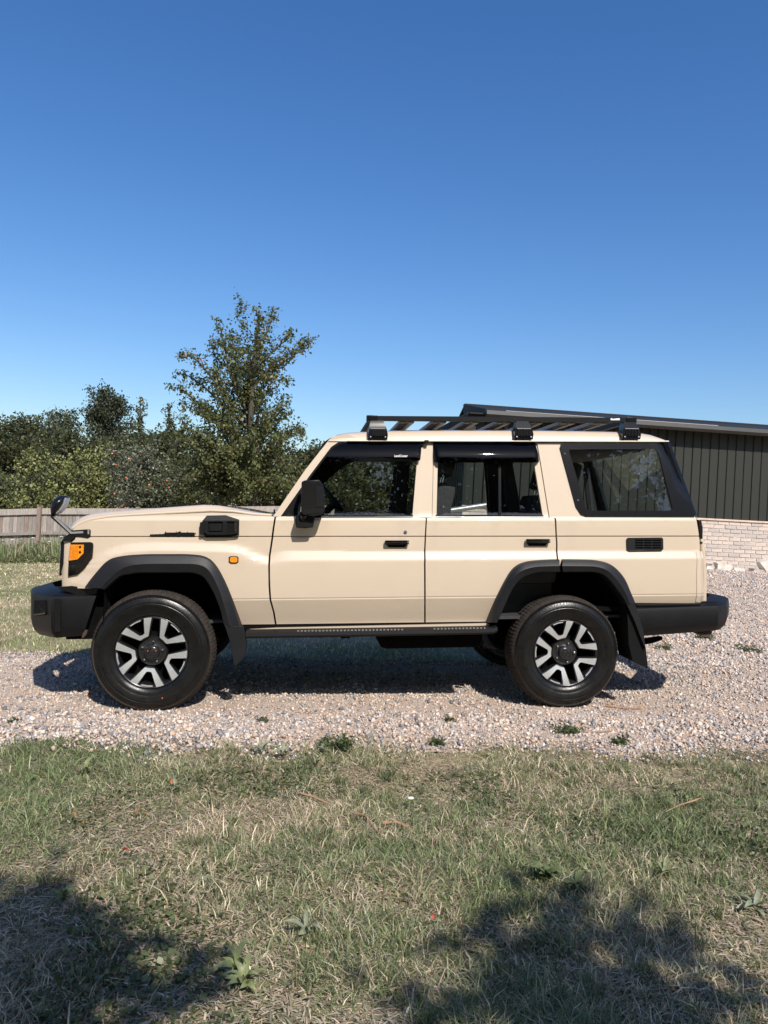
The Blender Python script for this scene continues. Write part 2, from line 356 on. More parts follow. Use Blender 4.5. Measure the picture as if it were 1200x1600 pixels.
def lawn_near(n):
    Y = 1.55+2.95*rng.random(n)**1.15; X = rng.uniform(-1, 1, n)*(.56*Y+.55)
    m = gravel_mask(X, Y); clump = vnoise(X, Y, 2.2, 3, 21); patch = vnoise(X, Y, .9, 3, 22); fine = vnoise(X, Y, 7, 2, 23)
    keep = (rng.random(n) < np.clip((.16-m)/.36, 0, 1)**1.4) & (rng.random(n) < np.clip(.34+3.0*(clump-.42)+1.8*(fine-.47), .05, 1))
    X, Y, clump, patch = X[keep], Y[keep], clump[keep], patch[keep]; k = len(X)
    dry = np.clip(.27+4.6*(patch-.50), .05, .95); dry = np.where(Y > 3.5, dry*.55, dry)
    h = (.026+.06*rng.random(k)**1.8)*(.35+1.3*clump); h *= np.where(rng.random(k) < .03, 1.8, 1)
    return blades(X, Y, h, rng.uniform(.0018, .0048, k)*(.8+.1*Y), dry, .95, .42)
def tufts(n):
    Y = 1.6+2.75*rng.random(n); X = rng.uniform(-1, 1, n)*(.54*Y+.3); k = (gravel_mask(X, Y) < .05) & (rng.random(n) < np.clip(4*(vnoise(X, Y, 1.4, 3, 71)-.40), .05, 1)); X, Y = X[k], Y[k]; n = len(X)
    per = rng.integers(25, 70, n); i = np.repeat(np.arange(n), per); m = len(i); a = rng.uniform(0, 2*np.pi, m); r = .028*np.sqrt(rng.random(m))*rng.uniform(.6, 1.6, n)[i]
    hs_ = rng.uniform(.035, .085, n)[i]*rng.uniform(.6, 1.1, m); dr = np.where(rng.random(n) < .22, .8, .10)[i]
    V, F, C = blades(X[i]+r*np.cos(a), Y[i]+r*np.sin(a), hs_, rng.uniform(.0022, .0052, m), dr, .6, .08)
    tone = np.repeat(rng.uniform(.5, 1.1, n)[i], 5)[:, None]
    return V, F, C*tone
def lawn_far(n):
    Y = 6.6+15*rng.random(n)**1.3; X = rng.uniform(-.56, .30, n)*Y-.2
    m = gravel_mask(X, Y); p = vnoise(X, Y, .7, 3, 31); k = (m < .02) & (X < 3.2)
    X, Y, p = X[k], Y[k], p[k]; k = len(X)
    V_, F_, C_ = blades(X, Y, rng.uniform(.035, .065, k), rng.uniform(.006, .013, k)*(Y/12).clip(.6), np.clip(.42+1.8*(p-.5), .15, .9), .8, .4)
    return V_, F_, C_*np.array((1.28, 1.28, 1.2))
M['grass'] = attrmat('grass_blade', .6, trans=.30, spec=.35)
def thatch(n):
    Y = 1.55+2.9*rng.random(n)**1.1; X = rng.uniform(-1, 1, n)*(.56*Y+.55); k = rng.random(n) < np.clip((.12-gravel_mask(X, Y))/.2, 0, 1); X, Y = X[k], Y[k]; n = len(X)
    a = rng.uniform(0, 2*np.pi, n); L = rng.uniform(.012, .055, n); w = rng.uniform(.0012, .0030, n); z = gz(X, Y)+(vnoise(X, Y, 3, 3, 5)-.5)*.05+rng.uniform(-.004, .010, n)
    d = np.stack([np.cos(a)*L, np.sin(a)*L, rng.normal(scale=.12, size=n)*L], -1); s = np.stack([-np.sin(a)*w, np.cos(a)*w, 0*w], -1); b = np.stack([X, Y, z], -1); m = b+d*.5+np.stack([0*w, 0*w, L*rng.uniform(0, .12, n)], -1)
    V = np.stack([b-s, b+s, m+s, m-s, b+d], 1); i = 5*np.arange(n)[:, None]
    F = np.concatenate([i+np.array([[0,1,2]]), i+np.array([[0,2,3]]), i+np.array([[3,2,4]])])
    C = np.array([(.58,.46,.32),(.46,.36,.25),(.68,.56,.42),(.34,.27,.18),(.26,.24,.14),(.40,.38,.26),(.20,.23,.10)])[rng.integers(0, 7, n)]*rng.uniform(.6, 1.3, (n, 1))
    return V.reshape(-1, 3), F, np.repeat(C, 5, 0)
v, f, c = join([lawn_near(360000), tufts(900), lawn_far(110000), thatch(125000)])
g = link('grass', np_mesh('grass', v, f, c), M['grass'], None, R4); tag(g, 'short dry-patched lawn grass in the foreground and beyond the drive', 'grass', kind='stuff')
# ---------------------------------------------------------------- the car
TH = rad(5.5); CX = (math.cos(TH), math.sin(TH)); CY = (-math.sin(TH), math.cos(TH)); YC = .93
OX, OY = -1.491-.03*CY[0], 4.91-.03*CY[1]
def ray(u, v, y):
    """photo pixel -> car coordinates (x to the rear, z up) on the lengthwise plane y"""
    dx, dz = (u-600)/FPX, -(v-800)/FPX
    t = (y+OX*CY[0]+OY*CY[1])/(dx*CY[0]+CY[1])
    return (t*dx-OX)*CX[0]+(t-OY)*CX[1], CAMH+t*dz
KN = []
for vf, vr, y in ((689, 690, .190), (807.5, 807.5, .100), (813, 813, .087), (838.5, 838, .086), (861, 860.5, .085), (877, 873, .060), (936, 929, .058), (980, 972, .128)):
    a = ray(440, vf, y); b = ray(1080, vr, y); KN.append((a, b, y))
def kz(i, x):
    (x0, z0), (x1, z1), y = KN[i]; return z0+(z1-z0)*(x-x0)/(x1-x0)
XFRONT = ray(95, 880, .1)[0]; XREAR = ray(1098, 900, .08)[0]
# the blister over the front wheel: the line where the flank starts to swell
BL = [ray(u, v, .07) for u, v in ((100, 935), (118, 915), (128, 900), (146, 874), (168, 857), (200, 849), (240, 847), (330, 848.5), (366, 850), (378, 853), (408, 868.5), (424, 869), (440, 861))]
BLX = [p[0] for p in BL]; BLZ = [p[1] for p in BL]
def yp(x, z):
    """depth of the painted flank"""
    zs = [kz(i, x) for i in range(len(KN))]; ys = [k[2] for k in KN]
    if x < BLX[-1]:
        d = float(np.interp(x, BLX, BLZ)); zs = zs[:]; zs[4] = min(d, zs[3]-.008); zs[5] = zs[4]-.055
    y = float(np.interp(-z, [-q for q in zs], ys))
    y += .013*max(0, 1-abs(z-zs[3])/.006)
    if zs[6]-.03 < z < zs[6]+.03: y += .004*math.exp(-((z-zs[6])/.0035)**2)
    r = .09; e = x-XFRONT
    if e < r: e = max(e, 0.002); y += .45*(r-math.sqrt(max(0, r*r-(r-e)**2)))
    # rear corner: turns in over the last few centimetres
    if z < zs[1]: e = XREAR-x
    else:
        e = XREAR-x-(z-zs[1])*.42
    r = .05
    if e < r: e = max(e, .0); y += .8*(r-math.sqrt(max(0, r*r-(r-e)**2)))
    return y
def S(u, v, dy=0.0, y=None):
    yy = .08
    for _ in range(8):
        x, z = ray(u, v, yy if y is None else y)
        if y is not None: break
        yy = yp(x, z)+dy
    return x, z
car = empty('parked_car', R4 @ Matrix.Translation((OX, OY, 0)) @ Matrix.Rotation(TH, 4, 'Z'))
tag(car, 'beige boxy off-road estate car with black flares and roof rack parked on gravel', 'car')
ZL = []
for i in range(len(KN)):
    for d in ((0,) if i in (0, 1) else (-.012, -.006, -.003, 0, .003, .006, .012) if i in (3,) else (-.012, -.006, -.003, 0, .003, .006, .012) if i == 6 else (-.012, 0, .012)): ZL.append((i, d))
def panel(name, outline, mats, parent, holes=(), dy=0.0, thick=.022, yf=None, gx=.06, gzs=.05, fine=False, smooth=38, curve=0):
    yf = yf or yp
    loops = [outline]+list(holes); bm = bmesh.new(); ed = []
    for lp in loops:
        pts = [S(u, v, dy) for u, v in lp]; vs = [bm.verts.new((x, 0, z)) for x, z in pts]
        ed += [bm.edges.new((vs[i], vs[(i+1) % len(vs)])) for i in range(len(vs))]
    bmesh.ops.triangle_fill(bm, use_beauty=True, use_dissolve=False, edges=ed, normal=(0, -1, 0))
    xs = [q.co.x for q in bm.verts]; zs = [q.co.z for q in bm.verts]
    def cut(co, no):
        bmesh.ops.bisect_plane(bm, geom=bm.verts[:]+bm.edges[:]+bm.faces[:], dist=1e-5, plane_co=co, plane_no=no)
    if yf is yp:
        for i, d in ZL:
            (x0, z0), (x1, z1), _ = KN[i]; cut((x0, 0, z0+d), (-(z1-z0), 0, x1-x0))
    step = .012 if fine else gzs
    for z in np.arange(min(zs)+step, max(zs), step): cut((0, 0, z), (0, 0, 1))
    for x in np.arange(min(xs)+gx/2, max(xs), gx): cut((x, 0, 0), (1, 0, 0))
    for e in (.004, .012, .025, .045):
        for xx in (XFRONT+e, XREAR-e):
            if min(xs) < xx < max(xs) and yf is yp: cut((xx, 0, 0), (1, 0, 0))
    for q in bm.verts: q.co.y = yf(q.co.x, q.co.z)+dy
    bm.normal_update(); bm.verts.index_update()
    V = [q.co.copy() for q in bm.verts]; n = len(V); F = []; m = []
    for fc in bm.faces:
        t = [q.index for q in fc.verts]
        if fc.normal.y > 0: t = t[::-1]
        F.append(t); m.append(0)
    nf = len(F)
    if thick:
        for t in F[:nf]: F.append([i+n for i in t[::-1]]); m.append(1 if isinstance(mats, (list, tuple)) and len(mats) > 1 else 0)
        be = set()
        for t in F[:nf]:
            for i in range(len(t)): be.add((t[i], t[(i+1) % len(t)]))
        for a, b in be:
            if (b, a) not in be: F.append([b, a, a+n, b+n]); m.append(0)
        V += [Vector((q.x, q.y+thick, q.z)) for q in V]
    bm.free()
    me = bpy.data.meshes.new(name); me.from_pydata(V, [], F); me.polygons.foreach_set('material_index', m); me.update()
    return link(name, me, mats, parent, None, smooth)
def mirror(o, parent=car):
    c = copy_obj(o, parent); c.scale = (1, -1, 1); c.location = (0, 2*YC, 0)
    for ch in list(o.children):
        d = copy_obj(ch, c)
    return c
PT = [M['paint'], M['trim']]
FO = [(133,917.5),(147,899),(168,876.5),(189,869),(224,866),(260,865.6),(297.5,866),(322,870),(338,883.5),(353.5,911.5),(367.5,946.5),(379,978)]
FR = [(157,919),(182,894),(203,884),(224,881.5),(245,881),(275,881),(308,882),(325.5,890.5),(339.5,915),(347,936),(353.5,957),(359,978)]
FI = [(163,921),(185.5,901),(201,896.5),(217,894),(245,893.5),(275,893.5),(301,894),(318.5,901),(332.5,922),(339,937),(345,953.5),(351,978)]
RO = [(759,971.5),(769,946),(786,911),(801,888),(820.5,877.6),(850,874.5),(874,873.8),(905,874),(931.7,875.3),(954.7,882.6),(973.8,901.7),(985.3,926.7),(991,940.5)]
RI = [(776,973),(788,946),(801,919),(816.7,901.7),(839.7,894),(858,893),(874,893),(905,893),(931.7,893.7),(949,901.7),(966,923),(976,938),(979.6,946)]
RR = [((a[0]*.45+b[0]*.55), (a[1]*.45+b[1]*.55)) for a, b in zip(RO, RI)]
# ---- painted side panels
fender = panel('front_wing', [(96.5,905),(96,870),(97,848),(103,838.5),(112,830),(122,820.5),(140,813.5),(170,809),(200,806.8),(260,803.5),(330,799.8),(364,801),(396,805.5),(429,807),
    (426,825),(423.5,845),(420,868),(419,885),(419.5,915),(421,937),(426.5,957),(430,979),(388,982),(372,977)]+FR[::-1][1:]+[(140,919.5),(97,918)], PT, car, fine=True)
fdoor = panel('front_door', [(431.5,808),(428.8,825),(426.3,845),(422.8,868),(421.8,885),(422.3,915),(423.8,937),(429.3,957),(432.8,979),(500,977.6),(600,975.6),(662.7,974.2),(662.7,935),(662.5,880),(663.5,840),(665,809.5),(653.5,808.8),
    (659.8,722),(661.5,692),(545,691.3),(535,692.8),(527,697.5),(517,707),(484,749),(441.5,805.5)], PT, car,
    holes=[[(644.5,805.5),(651.5,722),(652.5,698),(550,698),(540,699.5),(531,705),(500,743),(465,790),(464,805.5)]])
rdoor = panel('rear_door', [(667,809.5),(665.7,840),(665,880),(665.2,935),(665.2,974.2),(757,972.5),(764,970)]+RR[:6]+[(869.5,884),(869.8,873),(868.8,850),(867.6,830),(866,809.5),(855.5,808.8),(841.5,723),(836,692.2),(678.5,692),(677.5,722),(675.5,808.8)], PT, car,
    holes=[[(682,805.5),(684,722),(685,698),(830,698),(834.5,722),(848,805.5)]])
quarter = panel('rear_quarter', [(859,808.8),(845,723),(839.5,692),(1042,691),(1086,808),(1092.5,840),(1096,865),(1097.5,900),(1097,941.5),(991,942),(985,940)]+RR[::-1][1:7]+[(872,884),(872.3,873),(871.3,850),(870,830),(868.5,809.5)], PT, car,
    holes=[[(888.5,704),(890,701.5),(1024.6,701),(1029,705.4),(1051.5,795),(1047.5,798.6),(922.5,798.6),(915,795)]])
pil = panel('b_pillar', [(652,808.6),(658.8,722),(661,691),(680,691.5),(679,722),(677,808.6)], PT, car, dy=.008, thick=.05)
cpil = panel('c_pillar', [(852,808.6),(838,722),(833,691),(843,691.5),(848,722),(862,808.6)], PT, car, dy=.01, thick=.05)
apil = panel('a_pillar', [(426.5,807.5),(476,735.5),(515,686),(524,681),(545,679.5),(570,688.5),(541,689.8),(529,692.2),(518,699.5),(483.5,745.5),(439.5,806.5)], PT, car, thick=.07,
             yf=lambda x, z: yp(x, min(z, kz(0, x)+.02)))
sill = panel('sill', [(388,982),(432,979.5),(600,976),(760,972.6),(766,978),(600,985),(388,991)], PT, car, dy=.012, thick=.03, yf=lambda x, z: .082)
for o in (fender, fdoor, rdoor, quarter, pil, cpil, apil, sill): mirror(o)
# ---- glass
def pane(name, pts, dy=.012, mat=None, parent=None): return panel(name, pts, mat or M['glass'], parent, dy=dy, thick=0, smooth=180)
G = [(pane('window_glass', [(647,808),(654,722),(655,696),(549,696),(539,697),(529,703),(498,743),(462,790),(461,808)], parent=fdoor)),
     (pane('window_glass', [(680,808),(682,722),(683,696),(832,696),(837,722),(851,808)], parent=rdoor)),
     (pane('window_glass', [(886,704),(889,699),(1026,699),(1032,705),(1054,795),(1049,801),(921,801),(912,796)], .006, parent=quarter))]
for gq, d in zip(G, (fdoor, rdoor, quarter)):
    for ch in [c for c in car.children if c.data == d.data and c is not d]:
        copy_obj(gq, ch)
# window borders and rubber seals
def ring_panel(name, outer, inner, mat, parent, dy, thick=.012): return panel(name, outer, mat, parent, holes=[inner], dy=dy, thick=thick)
fr = ring_panel('window_surround', [(882,692.5),(1042.5,693),(1086,807.4),(916,807),(908,803.5),(900,791.5),(875,699.5),(876.5,694.5)],
    [(889,704.5),(890.5,702),(1024,701.5),(1028.4,705.6),(1051,794.6),(1047,798),(923,798),(915.6,794.5)], M['frit'], quarter, -.010)
for (u, v) in ((881.7,709), (902.3,781.5), (1034,747)):
    x, z = S(u, v); MB().lathe([(.0, -.004), (.004, -.003), (.006, .0), (.006, .004)], 10, (x, yp(x, z)-.012, z)).build('window_rivet', M['chrome'], fr, smooth=60)
ws = panel('weatherstrip', [(438.8,806.5),(483,744),(517.5,698.2),(528,691.2),(541,689.2),(662,689.6),(661,699),(652.8,698.5),(550,698.6),(540,700),(531.5,705.6),(500.5,743.5),(466,790),(464.5,805.5)], M['rubber'], fdoor, dy=-.003, thick=.012)
ws2 = panel('weatherstrip', [(677,690.2),(836.5,690.4),(842,722),(837.5,722),(832,699),(684.5,698.6),(683,722),(678,722)], M['rubber'], rdoor, dy=-.003, thick=.012)
panel('window_seal', [(478,805.4),(645.5,804.8),(645,808.4),(476,808.8)], M['gloss'], fdoor, dy=-.004, thick=.012)
panel('window_seal', [(681,804.8),(849,805),(849.8,808),(680.5,808.4)], M['gloss'], rdoor, dy=-.004, thick=.012)
panel('window_divider', [(778.8,697),(782.6,697),(783.2,806),(779.2,806)], M['gloss'], rdoor, dy=.004, thick=.012)
panel('mirror_sail', [(447,806.5),(464,787),(466,806.5)], M['plastic'], fdoor, dy=-.003, thick=.01)
# ---- smoked wind deflectors, bulged outwards
def visor(name, pts, dyb, par, edge_v):
    pl = [S(u, v) for u, v in pts]; x0 = min(p[0] for p in pl); x1 = max(p[0] for p in pl)
    ztop = max(p[1] for p in pl)
    def f(x, z):
        t = min(1, max(0, (ztop-z)/.10)); e = min(1, max(0, (x1-x)/.03)); k = min(1, max(0, (x-x0)/.03))
        return yp(x, z)-.006-dyb*math.sin(t*1.45)*math.sqrt(e*(2-e))*(.35+.65*math.sqrt(k*(2-k)))
    return panel(name, pts, M['smoke'], par, thick=.004, yf=f, gx=.012, gzs=.008, smooth=60)
vis1 = visor('wind_deflector', [(484,748.5),(500,727),(517.5,704),(524,698),(533,693.5),(545,692.3),(659,692.5),(655.5,719.5),(651,721),(640,718.3),(600,716.6),(570,717.6),(556,720),(540,727),(524,739),(509,752.5),(498,768),(478,766)], .030, fdoor, 718)
vis2 = visor('wind_deflector', [(678,692.5),(835.5,692.8),(841.5,721),(836,723),(760,723.5),(684,724),(678,720)], .034, rdoor, 722)
def solid(name, px, y0, y1, mat, par, yref=None, inset=0, smooth=35, bevel=0):
    pts = [ray(u, v, yref if yref is not None else y0) for u, v in px]
    return MB().prism(pts, y0, y1, inset=inset).build(name, mat, par, smooth=smooth, bevel=bevel)
# ---- wheel arch flares: outer line on the paint, ridge, inner lip, return
def flare(name, O, Rg, I, yo, parent, cut=None):
    N = 64; A = resample(catmull(O, 5), N); B = resample(catmull(Rg, 5), N); C = resample(catmull(I, 5), N)
    rings = []
    for i in range(N):
        a = [S(*A[i])]; xa, za = a[0]; xb, zb = ray(*B[i], .0); xc, zc = ray(*C[i], .015)
        ya = yp(xa, za)
        rings.append([(xa, ya+.01, za), (xa, ya-.012, za), (xa+(xb-xa)*.18, ya*.45, za+(zb-za)*.18), (xa+(xb-xa)*.9, .002, za+(zb-za)*.9), (xb, .0, zb), (xc, .010, zc), (xc+(xc-xb)*.15, .022, zc+(zc-zb)*.15), (xc+(xc-xb)*.15, .12, zc+(zc-zb)*.15), (xa+(xb-xa)*.5, ya+.01, za+(zb-za)*.5)])
    def seg(i0, i1): return MB().loft(rings[i0:i1]).build(name, M['flare'], parent, smooth=24)
    if cut is None: return [seg(0, N)]
    k = min(range(N), key=lambda i: abs(A[i][0]-cut)); return [seg(0, k), seg(k, N)] if False else [seg(0, k+1), seg(k+1, N)]
fl = flare('wheel_arch_flare', FO, FR, FI, 0, car)+flare('wheel_arch_flare', RO, RR, RI, 0, car, 872)
for o in fl: mirror(o)
mf = [solid('mud_flap', [(379.3,978.5),(385,994),(384.5,1020),(379,1030),(367.5,1041),(365,1037),(359,1003),(351.5,978.5)], .004, .03, M['flare'], car, inset=.004),
      solid('mud_flap', [(991.5,941),(1000,967),(1005.5,985),(1009,1014),(1004,1003),(992,972),(980.5,946),(981,941)], .006, .05, M['flare'], car, inset=.002),
      solid('mud_flap_board', [(980,955),(992,972),(1004,1003),(1009,1012),(1013,1045),(1000,1039),(988,1032),(982,1005)], .03, .26, M['rubber'], car, inset=.002)]
for o in mf: mirror(o)
# ---- bonnet, roof, windscreen, tail
def gridobj(name, fn, nu, nv, mat, parent, smooth=40, thick=0):
    V = [fn(i/(nu-1), j/(nv-1)) for i in range(nu) for j in range(nv)]
    F = [(i*nv+j, i*nv+j+1, (i+1)*nv+j+1, (i+1)*nv+j) for i in range(nu-1) for j in range(nv-1)]
    me = bpy.data.meshes.new(name); me.from_pydata(V, [], F); me.update()
    o = link(name, me, mat, parent, None, smooth)
    if thick: s = o.modifiers.new('solid', 'SOLIDIFY'); s.thickness = thick; s.offset = -1
    return o
HE = [S(u, v) for u, v in ((112,829),(122,819.5),(140,812.5),(170,808),(200,805.8),(260,802.5),(330,798.8),(364,800),(396,804.5),(429,806.5))]
HC = [ray(u, v, .20) for u, v in ((108,838),(112,831),(118,822.5),(126,814.5),(135,809.5),(148,806),(170,803),(200,800.8),(260,796.3),(320,792),(342,793),(368,797),(392,801.5),(410,804.5),(428,806.5))]
HEX = [p[0] for p in HE]; HEZ = [p[1] for p in HE]; HCX = [p[0] for p in HC]; HCZ = [p[1] for p in HC]
def hood(s, t):
    x = HEX[0]+(HEX[-1]-.02-HEX[0])*s; q = abs(t*2-1); xx = x-.05*(1-q*q)*(1-s); ze = np.interp(x, HEX, HEZ); zc = max(np.interp(xx, HCX, HCZ), ze-.02)
    y0 = yp(HEX[3], HEZ[3])+.004; tt = .5-.5*math.cos(math.pi*t); tt = .6*tt+.4*t; q = abs(tt*2-1); y = y0+(2*YC-2*y0)*tt
    k = 1-smooth01(.925, .992, q); edge = -.006
    return (xx, y, float(ze+edge+(zc-ze)*k))
gridobj('bonnet', hood, 90, 81, M['paint'], car, 40, .02)
GT = lambda x: kz(0, x)
RS = [ray(u, v, .2) for u, v in ((513,690),(518,685.5),(528,679.5),(545,676.8),(571,675.4),(620,673.4),(700,672.6),(830,672.6),(930,674.2),(1000,676.6),(1022,680),(1036,685),(1044,690))]
RX = [p[0] for p in RS]; RZ = [p[1] for p in RS]
def roof(s, t):
    s2 = .5-.5*math.cos(math.pi*s); x = RX[0]+(RX[-1]-RX[0])*(s*.4+s2*.6); zg = GT(x)-.002; h = max(np.interp(x, RX, RZ)-zg, -.03)+.004
    q = abs(t*2-1); qq = 1-(1-q)*1.0
    y0 = .182; half = YC-y0
    a = min(1, (1-q)*half/.10); prof = math.sqrt(max(0, 1-(1-a)**2)); crown = .035*(1-q*q)*min(1, max(0, h/.07))
    return (x, y0+2*half*(t if True else t), float(zg+h*prof+crown))
def roof2(s, t):   # denser sampling near the eaves
    e = .5-.5*math.cos(math.pi*t); e = e*.75+t*.25; return roof(s, e)
gridobj('roof', roof2, 70, 61, [M['paint']], car, 50)
for i in range(2):
    gut = MB()
    pts = []
    for u in np.linspace(543, 1044, 40):
        x, z = ray(u, 688.4+(u-543)/501*1.0, .178); pts.append((x, z))
    ys = (.165, .186, .186, .168) if i == 0 else tuple(2*YC-k for k in (.165, .186, .186, .168))
    gut.loft([[(x, ys[0], z-.004), (x, ys[1], z-.007), (x, ys[2], z+.006), (x, ys[3], z+.003)] for x, z in pts])
    gut.build('rain_gutter', M['paint'], car, smooth=50)
x, z = S(665.5, 691); MB().box((x-.014, .150, z-.008), (x+.014, .19, z+.012), ch=.003).build('gutter_clip', M['plastic'], car)
# windscreen: runs between the two pillars
WB = ray(428, 807, .12); WT = ray(516, 687, .19)
def wind(s, t):
    y0 = .13+.07*s; y = y0+(2*YC-2*y0)*t; q = (t*2-1)
    return (WB[0]+.012+(WT[0]-WB[0])*s-.055*(1-q*q), y, WB[1]-.01+(WT[1]-WB[1]+.01)*s)
ws_ = gridobj('windscreen', wind, 12, 21, M['glass'], car, 180)
def wfr(name, pts): return MB().tube(pts, .016, 6).build(name, M['rubber'], ws_)
wfr('windscreen_seal', [wind(0, k/20) for k in range(21)]); wfr('windscreen_seal', [wind(1, k/20) for k in range(21)])
MB().box((WB[0]-.12, .15, WB[1]-.05), (WB[0]+.03, 2*YC-.15, WB[1]-.022), ch=.01).build('cowl_panel', M['plastic'], car)
for k, y in ((0, .55), (1, 1.15)):
    MB().tube([(WB[0]-.07, y, WB[1]-.01), (WB[0]-.02, y+.05, WB[1]+.02), (WB[0]+.01-.05, y+.5, WB[1]+.045)], .007, 6).build('wiper_arm', M['rubber'], car)
x, z = ray(399, 811, .14); MB().tube([(x, .14, z+.02), (x-.004, .135, z-.006), (x-.002, .13, z-.02)], [.006, .013, .009], 8).build('washer_jet', M['plastic'], car)
# tail: rear doors with window
TE = [ray(u, v, .14) for u, v in ((1043.5,691),(1050,708),(1084,800),(1087,809),(1093,840),(1096.5,865),(1098,900),(1097.5,942))]
TX = [p[0] for p in TE]; TZ = [p[1] for p in TE]
def tail(z0, z1, y0, y1, off):
    def f(s, t):
        z = z1+(z0-z1)*s; x = np.interp(-z, [-q for q in TZ], TX); y = y0+(y1-y0)*t; q = (y-YC)/(YC-.1); return (float(x)+off+.03*(1-q*q)-.012, y, z)
    return f
gridobj('tailgate', tail(TZ[-1], TZ[3]-.01, .125, YC-.03, .0), 30, 24, M['paint'], car, 40, .03)
gridobj('tailgate', tail(TZ[-1], TZ[3]-.01, YC-.025, 2*YC-.125, .0), 30, 24, M['paint'], car, 40, .03)
gridobj('rear_window', tail(TZ[3]-.005, TZ[0], .17, 2*YC-.17, .0), 14, 30, M['glass'], car, 60)
for y in (.15, 2*YC-.15):
    x0, z0 = ray(1085, 806, .15); x1, z1 = ray(1043, 692, .2)
    MB().tube([(x0-.02, y, z0), (x1-.02, y+(.05 if y < YC else -.05), z1)], .035, 8).build('d_pillar', M['frit'], car)
for (v0, v1) in ((812, 842), (845, 850)):
    o = solid('tail_lamp_edge', [(1090.5,v0),(1096,v0+1),(1098.6,v0+(v1-v0)*.5),(1098,v1),(1094,v1),(1092,v0+(v1-v0)*.4)], .10, .16, M['gloss'], car, inset=.004)
for o in [panel('corner_trim', [(1087.5,861.5),(1097,861.5),(1098.6,900),(1098,941),(1087,941),(1088.5,900)], M['paint'], car, dy=-.0035, thick=.008)]: mirror(o)
# ---- nose
MB().box((XFRONT-.02, .22, S(95, 905)[1]), (XFRONT+.03, 2*YC-.22, S(95, 846)[1]), ch=.02).build('nose_panel', M['paint'], car)
gr = solid('grille', [(94.8,846),(101,846),(99.5,882),(96.6,889),(92.3,900),(92.6,880)], .10, 2*YC-.10, M['gloss'], car, inset=.008)
x0 = XFRONT-.045
for k in range(5):
    zz = S(95, 852+k*9)[1]; MB().box((x0, .45, zz-.008), (x0+.03, 2*YC-.45, zz+.008), ch=.003).build('grille_bar', M['plastic'], gr)
for y in (.33, 2*YC-.33):
    h = MB().lathe([(0, -.0), (.07, .006), (.095, .02), (.1, .04)], 28).mesh('headlight'); o = link('headlight', h, M['chrome'], car, None, 60)
    o.rotation_euler = (0, 0, rad(-90)); o.location = (x0-.02, y, S(95, 866)[1])
hl = panel('headlight_housing', [(110.5,847.5),(141,847),(144.5,848.5),(145.5,852),(144.5,869),(134,885),(121,897.5),(106,900.5),(107,876),(109.3,853)], M['gloss'], car, dy=-.012, thick=.04, gx=.02, gzs=.02)
panel('indicator_lens', [(109.8,851),(130.8,851),(130.3,864.7),(121,874),(107.8,876)], M['amber'], hl, dy=-.020, thick=.02)
for k in range(6): panel('lens_rib', [(110.5+k*2.1, 852.5),(111.3+k*2.1, 852.5),(111.0+k*2.0, 872.5-max(0, k-3)*.4),(110.2+k*2.0, 872.8-max(0, k-3)*.4)], M['amberdark'], hl, dy=-.0212, thick=.003)
for (u, v) in ((126.5,854.5),(126.3,862.5)):
    x, z = S(u, v); MB().lathe([(0, -.003), (.007, -.002), (.009, .004)], 12, (x, yp(x, z)-.021, z)).build('lens_cap', M['gloss'], hl)
panel('housing_blade', [(128,880),(144,858),(144.5,869),(134,884.5),(121,897),(107,899),(107.2,884),(118,882)], M['darkchrome'], hl, dy=-.017, thick=.01)
mirror(hl)
rp = panel('side_repeater', [(357.5,870.2),(360,869),(370,869),(372.6,871),(372.6,878),(370,880),(360,880),(357.3,878)], M['gloss'], car, dy=-.005, thick=.012)
panel('repeater_lens', [(359.3,871.2),(361,870.3),(369.2,870.3),(371,872),(371,877.4),(369,878.8),(361,878.8),(359,877)], M['amber'], rp, dy=-.013, thick=.012)
# ---- bonnet-side air intake
it = panel('air_intake', [(316,814),(323,805.5),(352,805),(361,808),(373.4,812),(373,836),(360,839.3),(321,839.6),(316,834)], M['plastic'], car, dy=-.03, thick=.05)
panel('intake_frame', [(319,816),(324,811.5),(352,811.5),(371.5,815),(371,834),(352,835.5),(324,835.5),(319,832)], M['plastic'], it, dy=-.044, thick=.015, holes=[[(325,815),(348,815),(347.5,831),(325,831.5)], [(354.5,814.6),(367,815.2),(366.6,832),(354.5,833)]])
panel('intake_cover', [(327.5,818),(347,818),(346,829.5),(327.5,829.5)], M['plastic'], it, dy=-.048, thick=.02)
panel('intake_slot', [(354.5,814.6),(366,815.2),(365.6,832),(354.5,833)], M['rubber'], it, dy=-.034, thick=.006)
panel('intake_rib', [(366,816),(370.5,816.6),(370.2,831),(366,831.6)], M['darkchrome'], it, dy=-.047, thick=.012)
panel('intake_hinge', [(312.3,816.5),(315,815.5),(319,816.5),(318.5,834),(314,836),(311.8,834)], M['plastic'], it, dy=-.036, thick=.03)
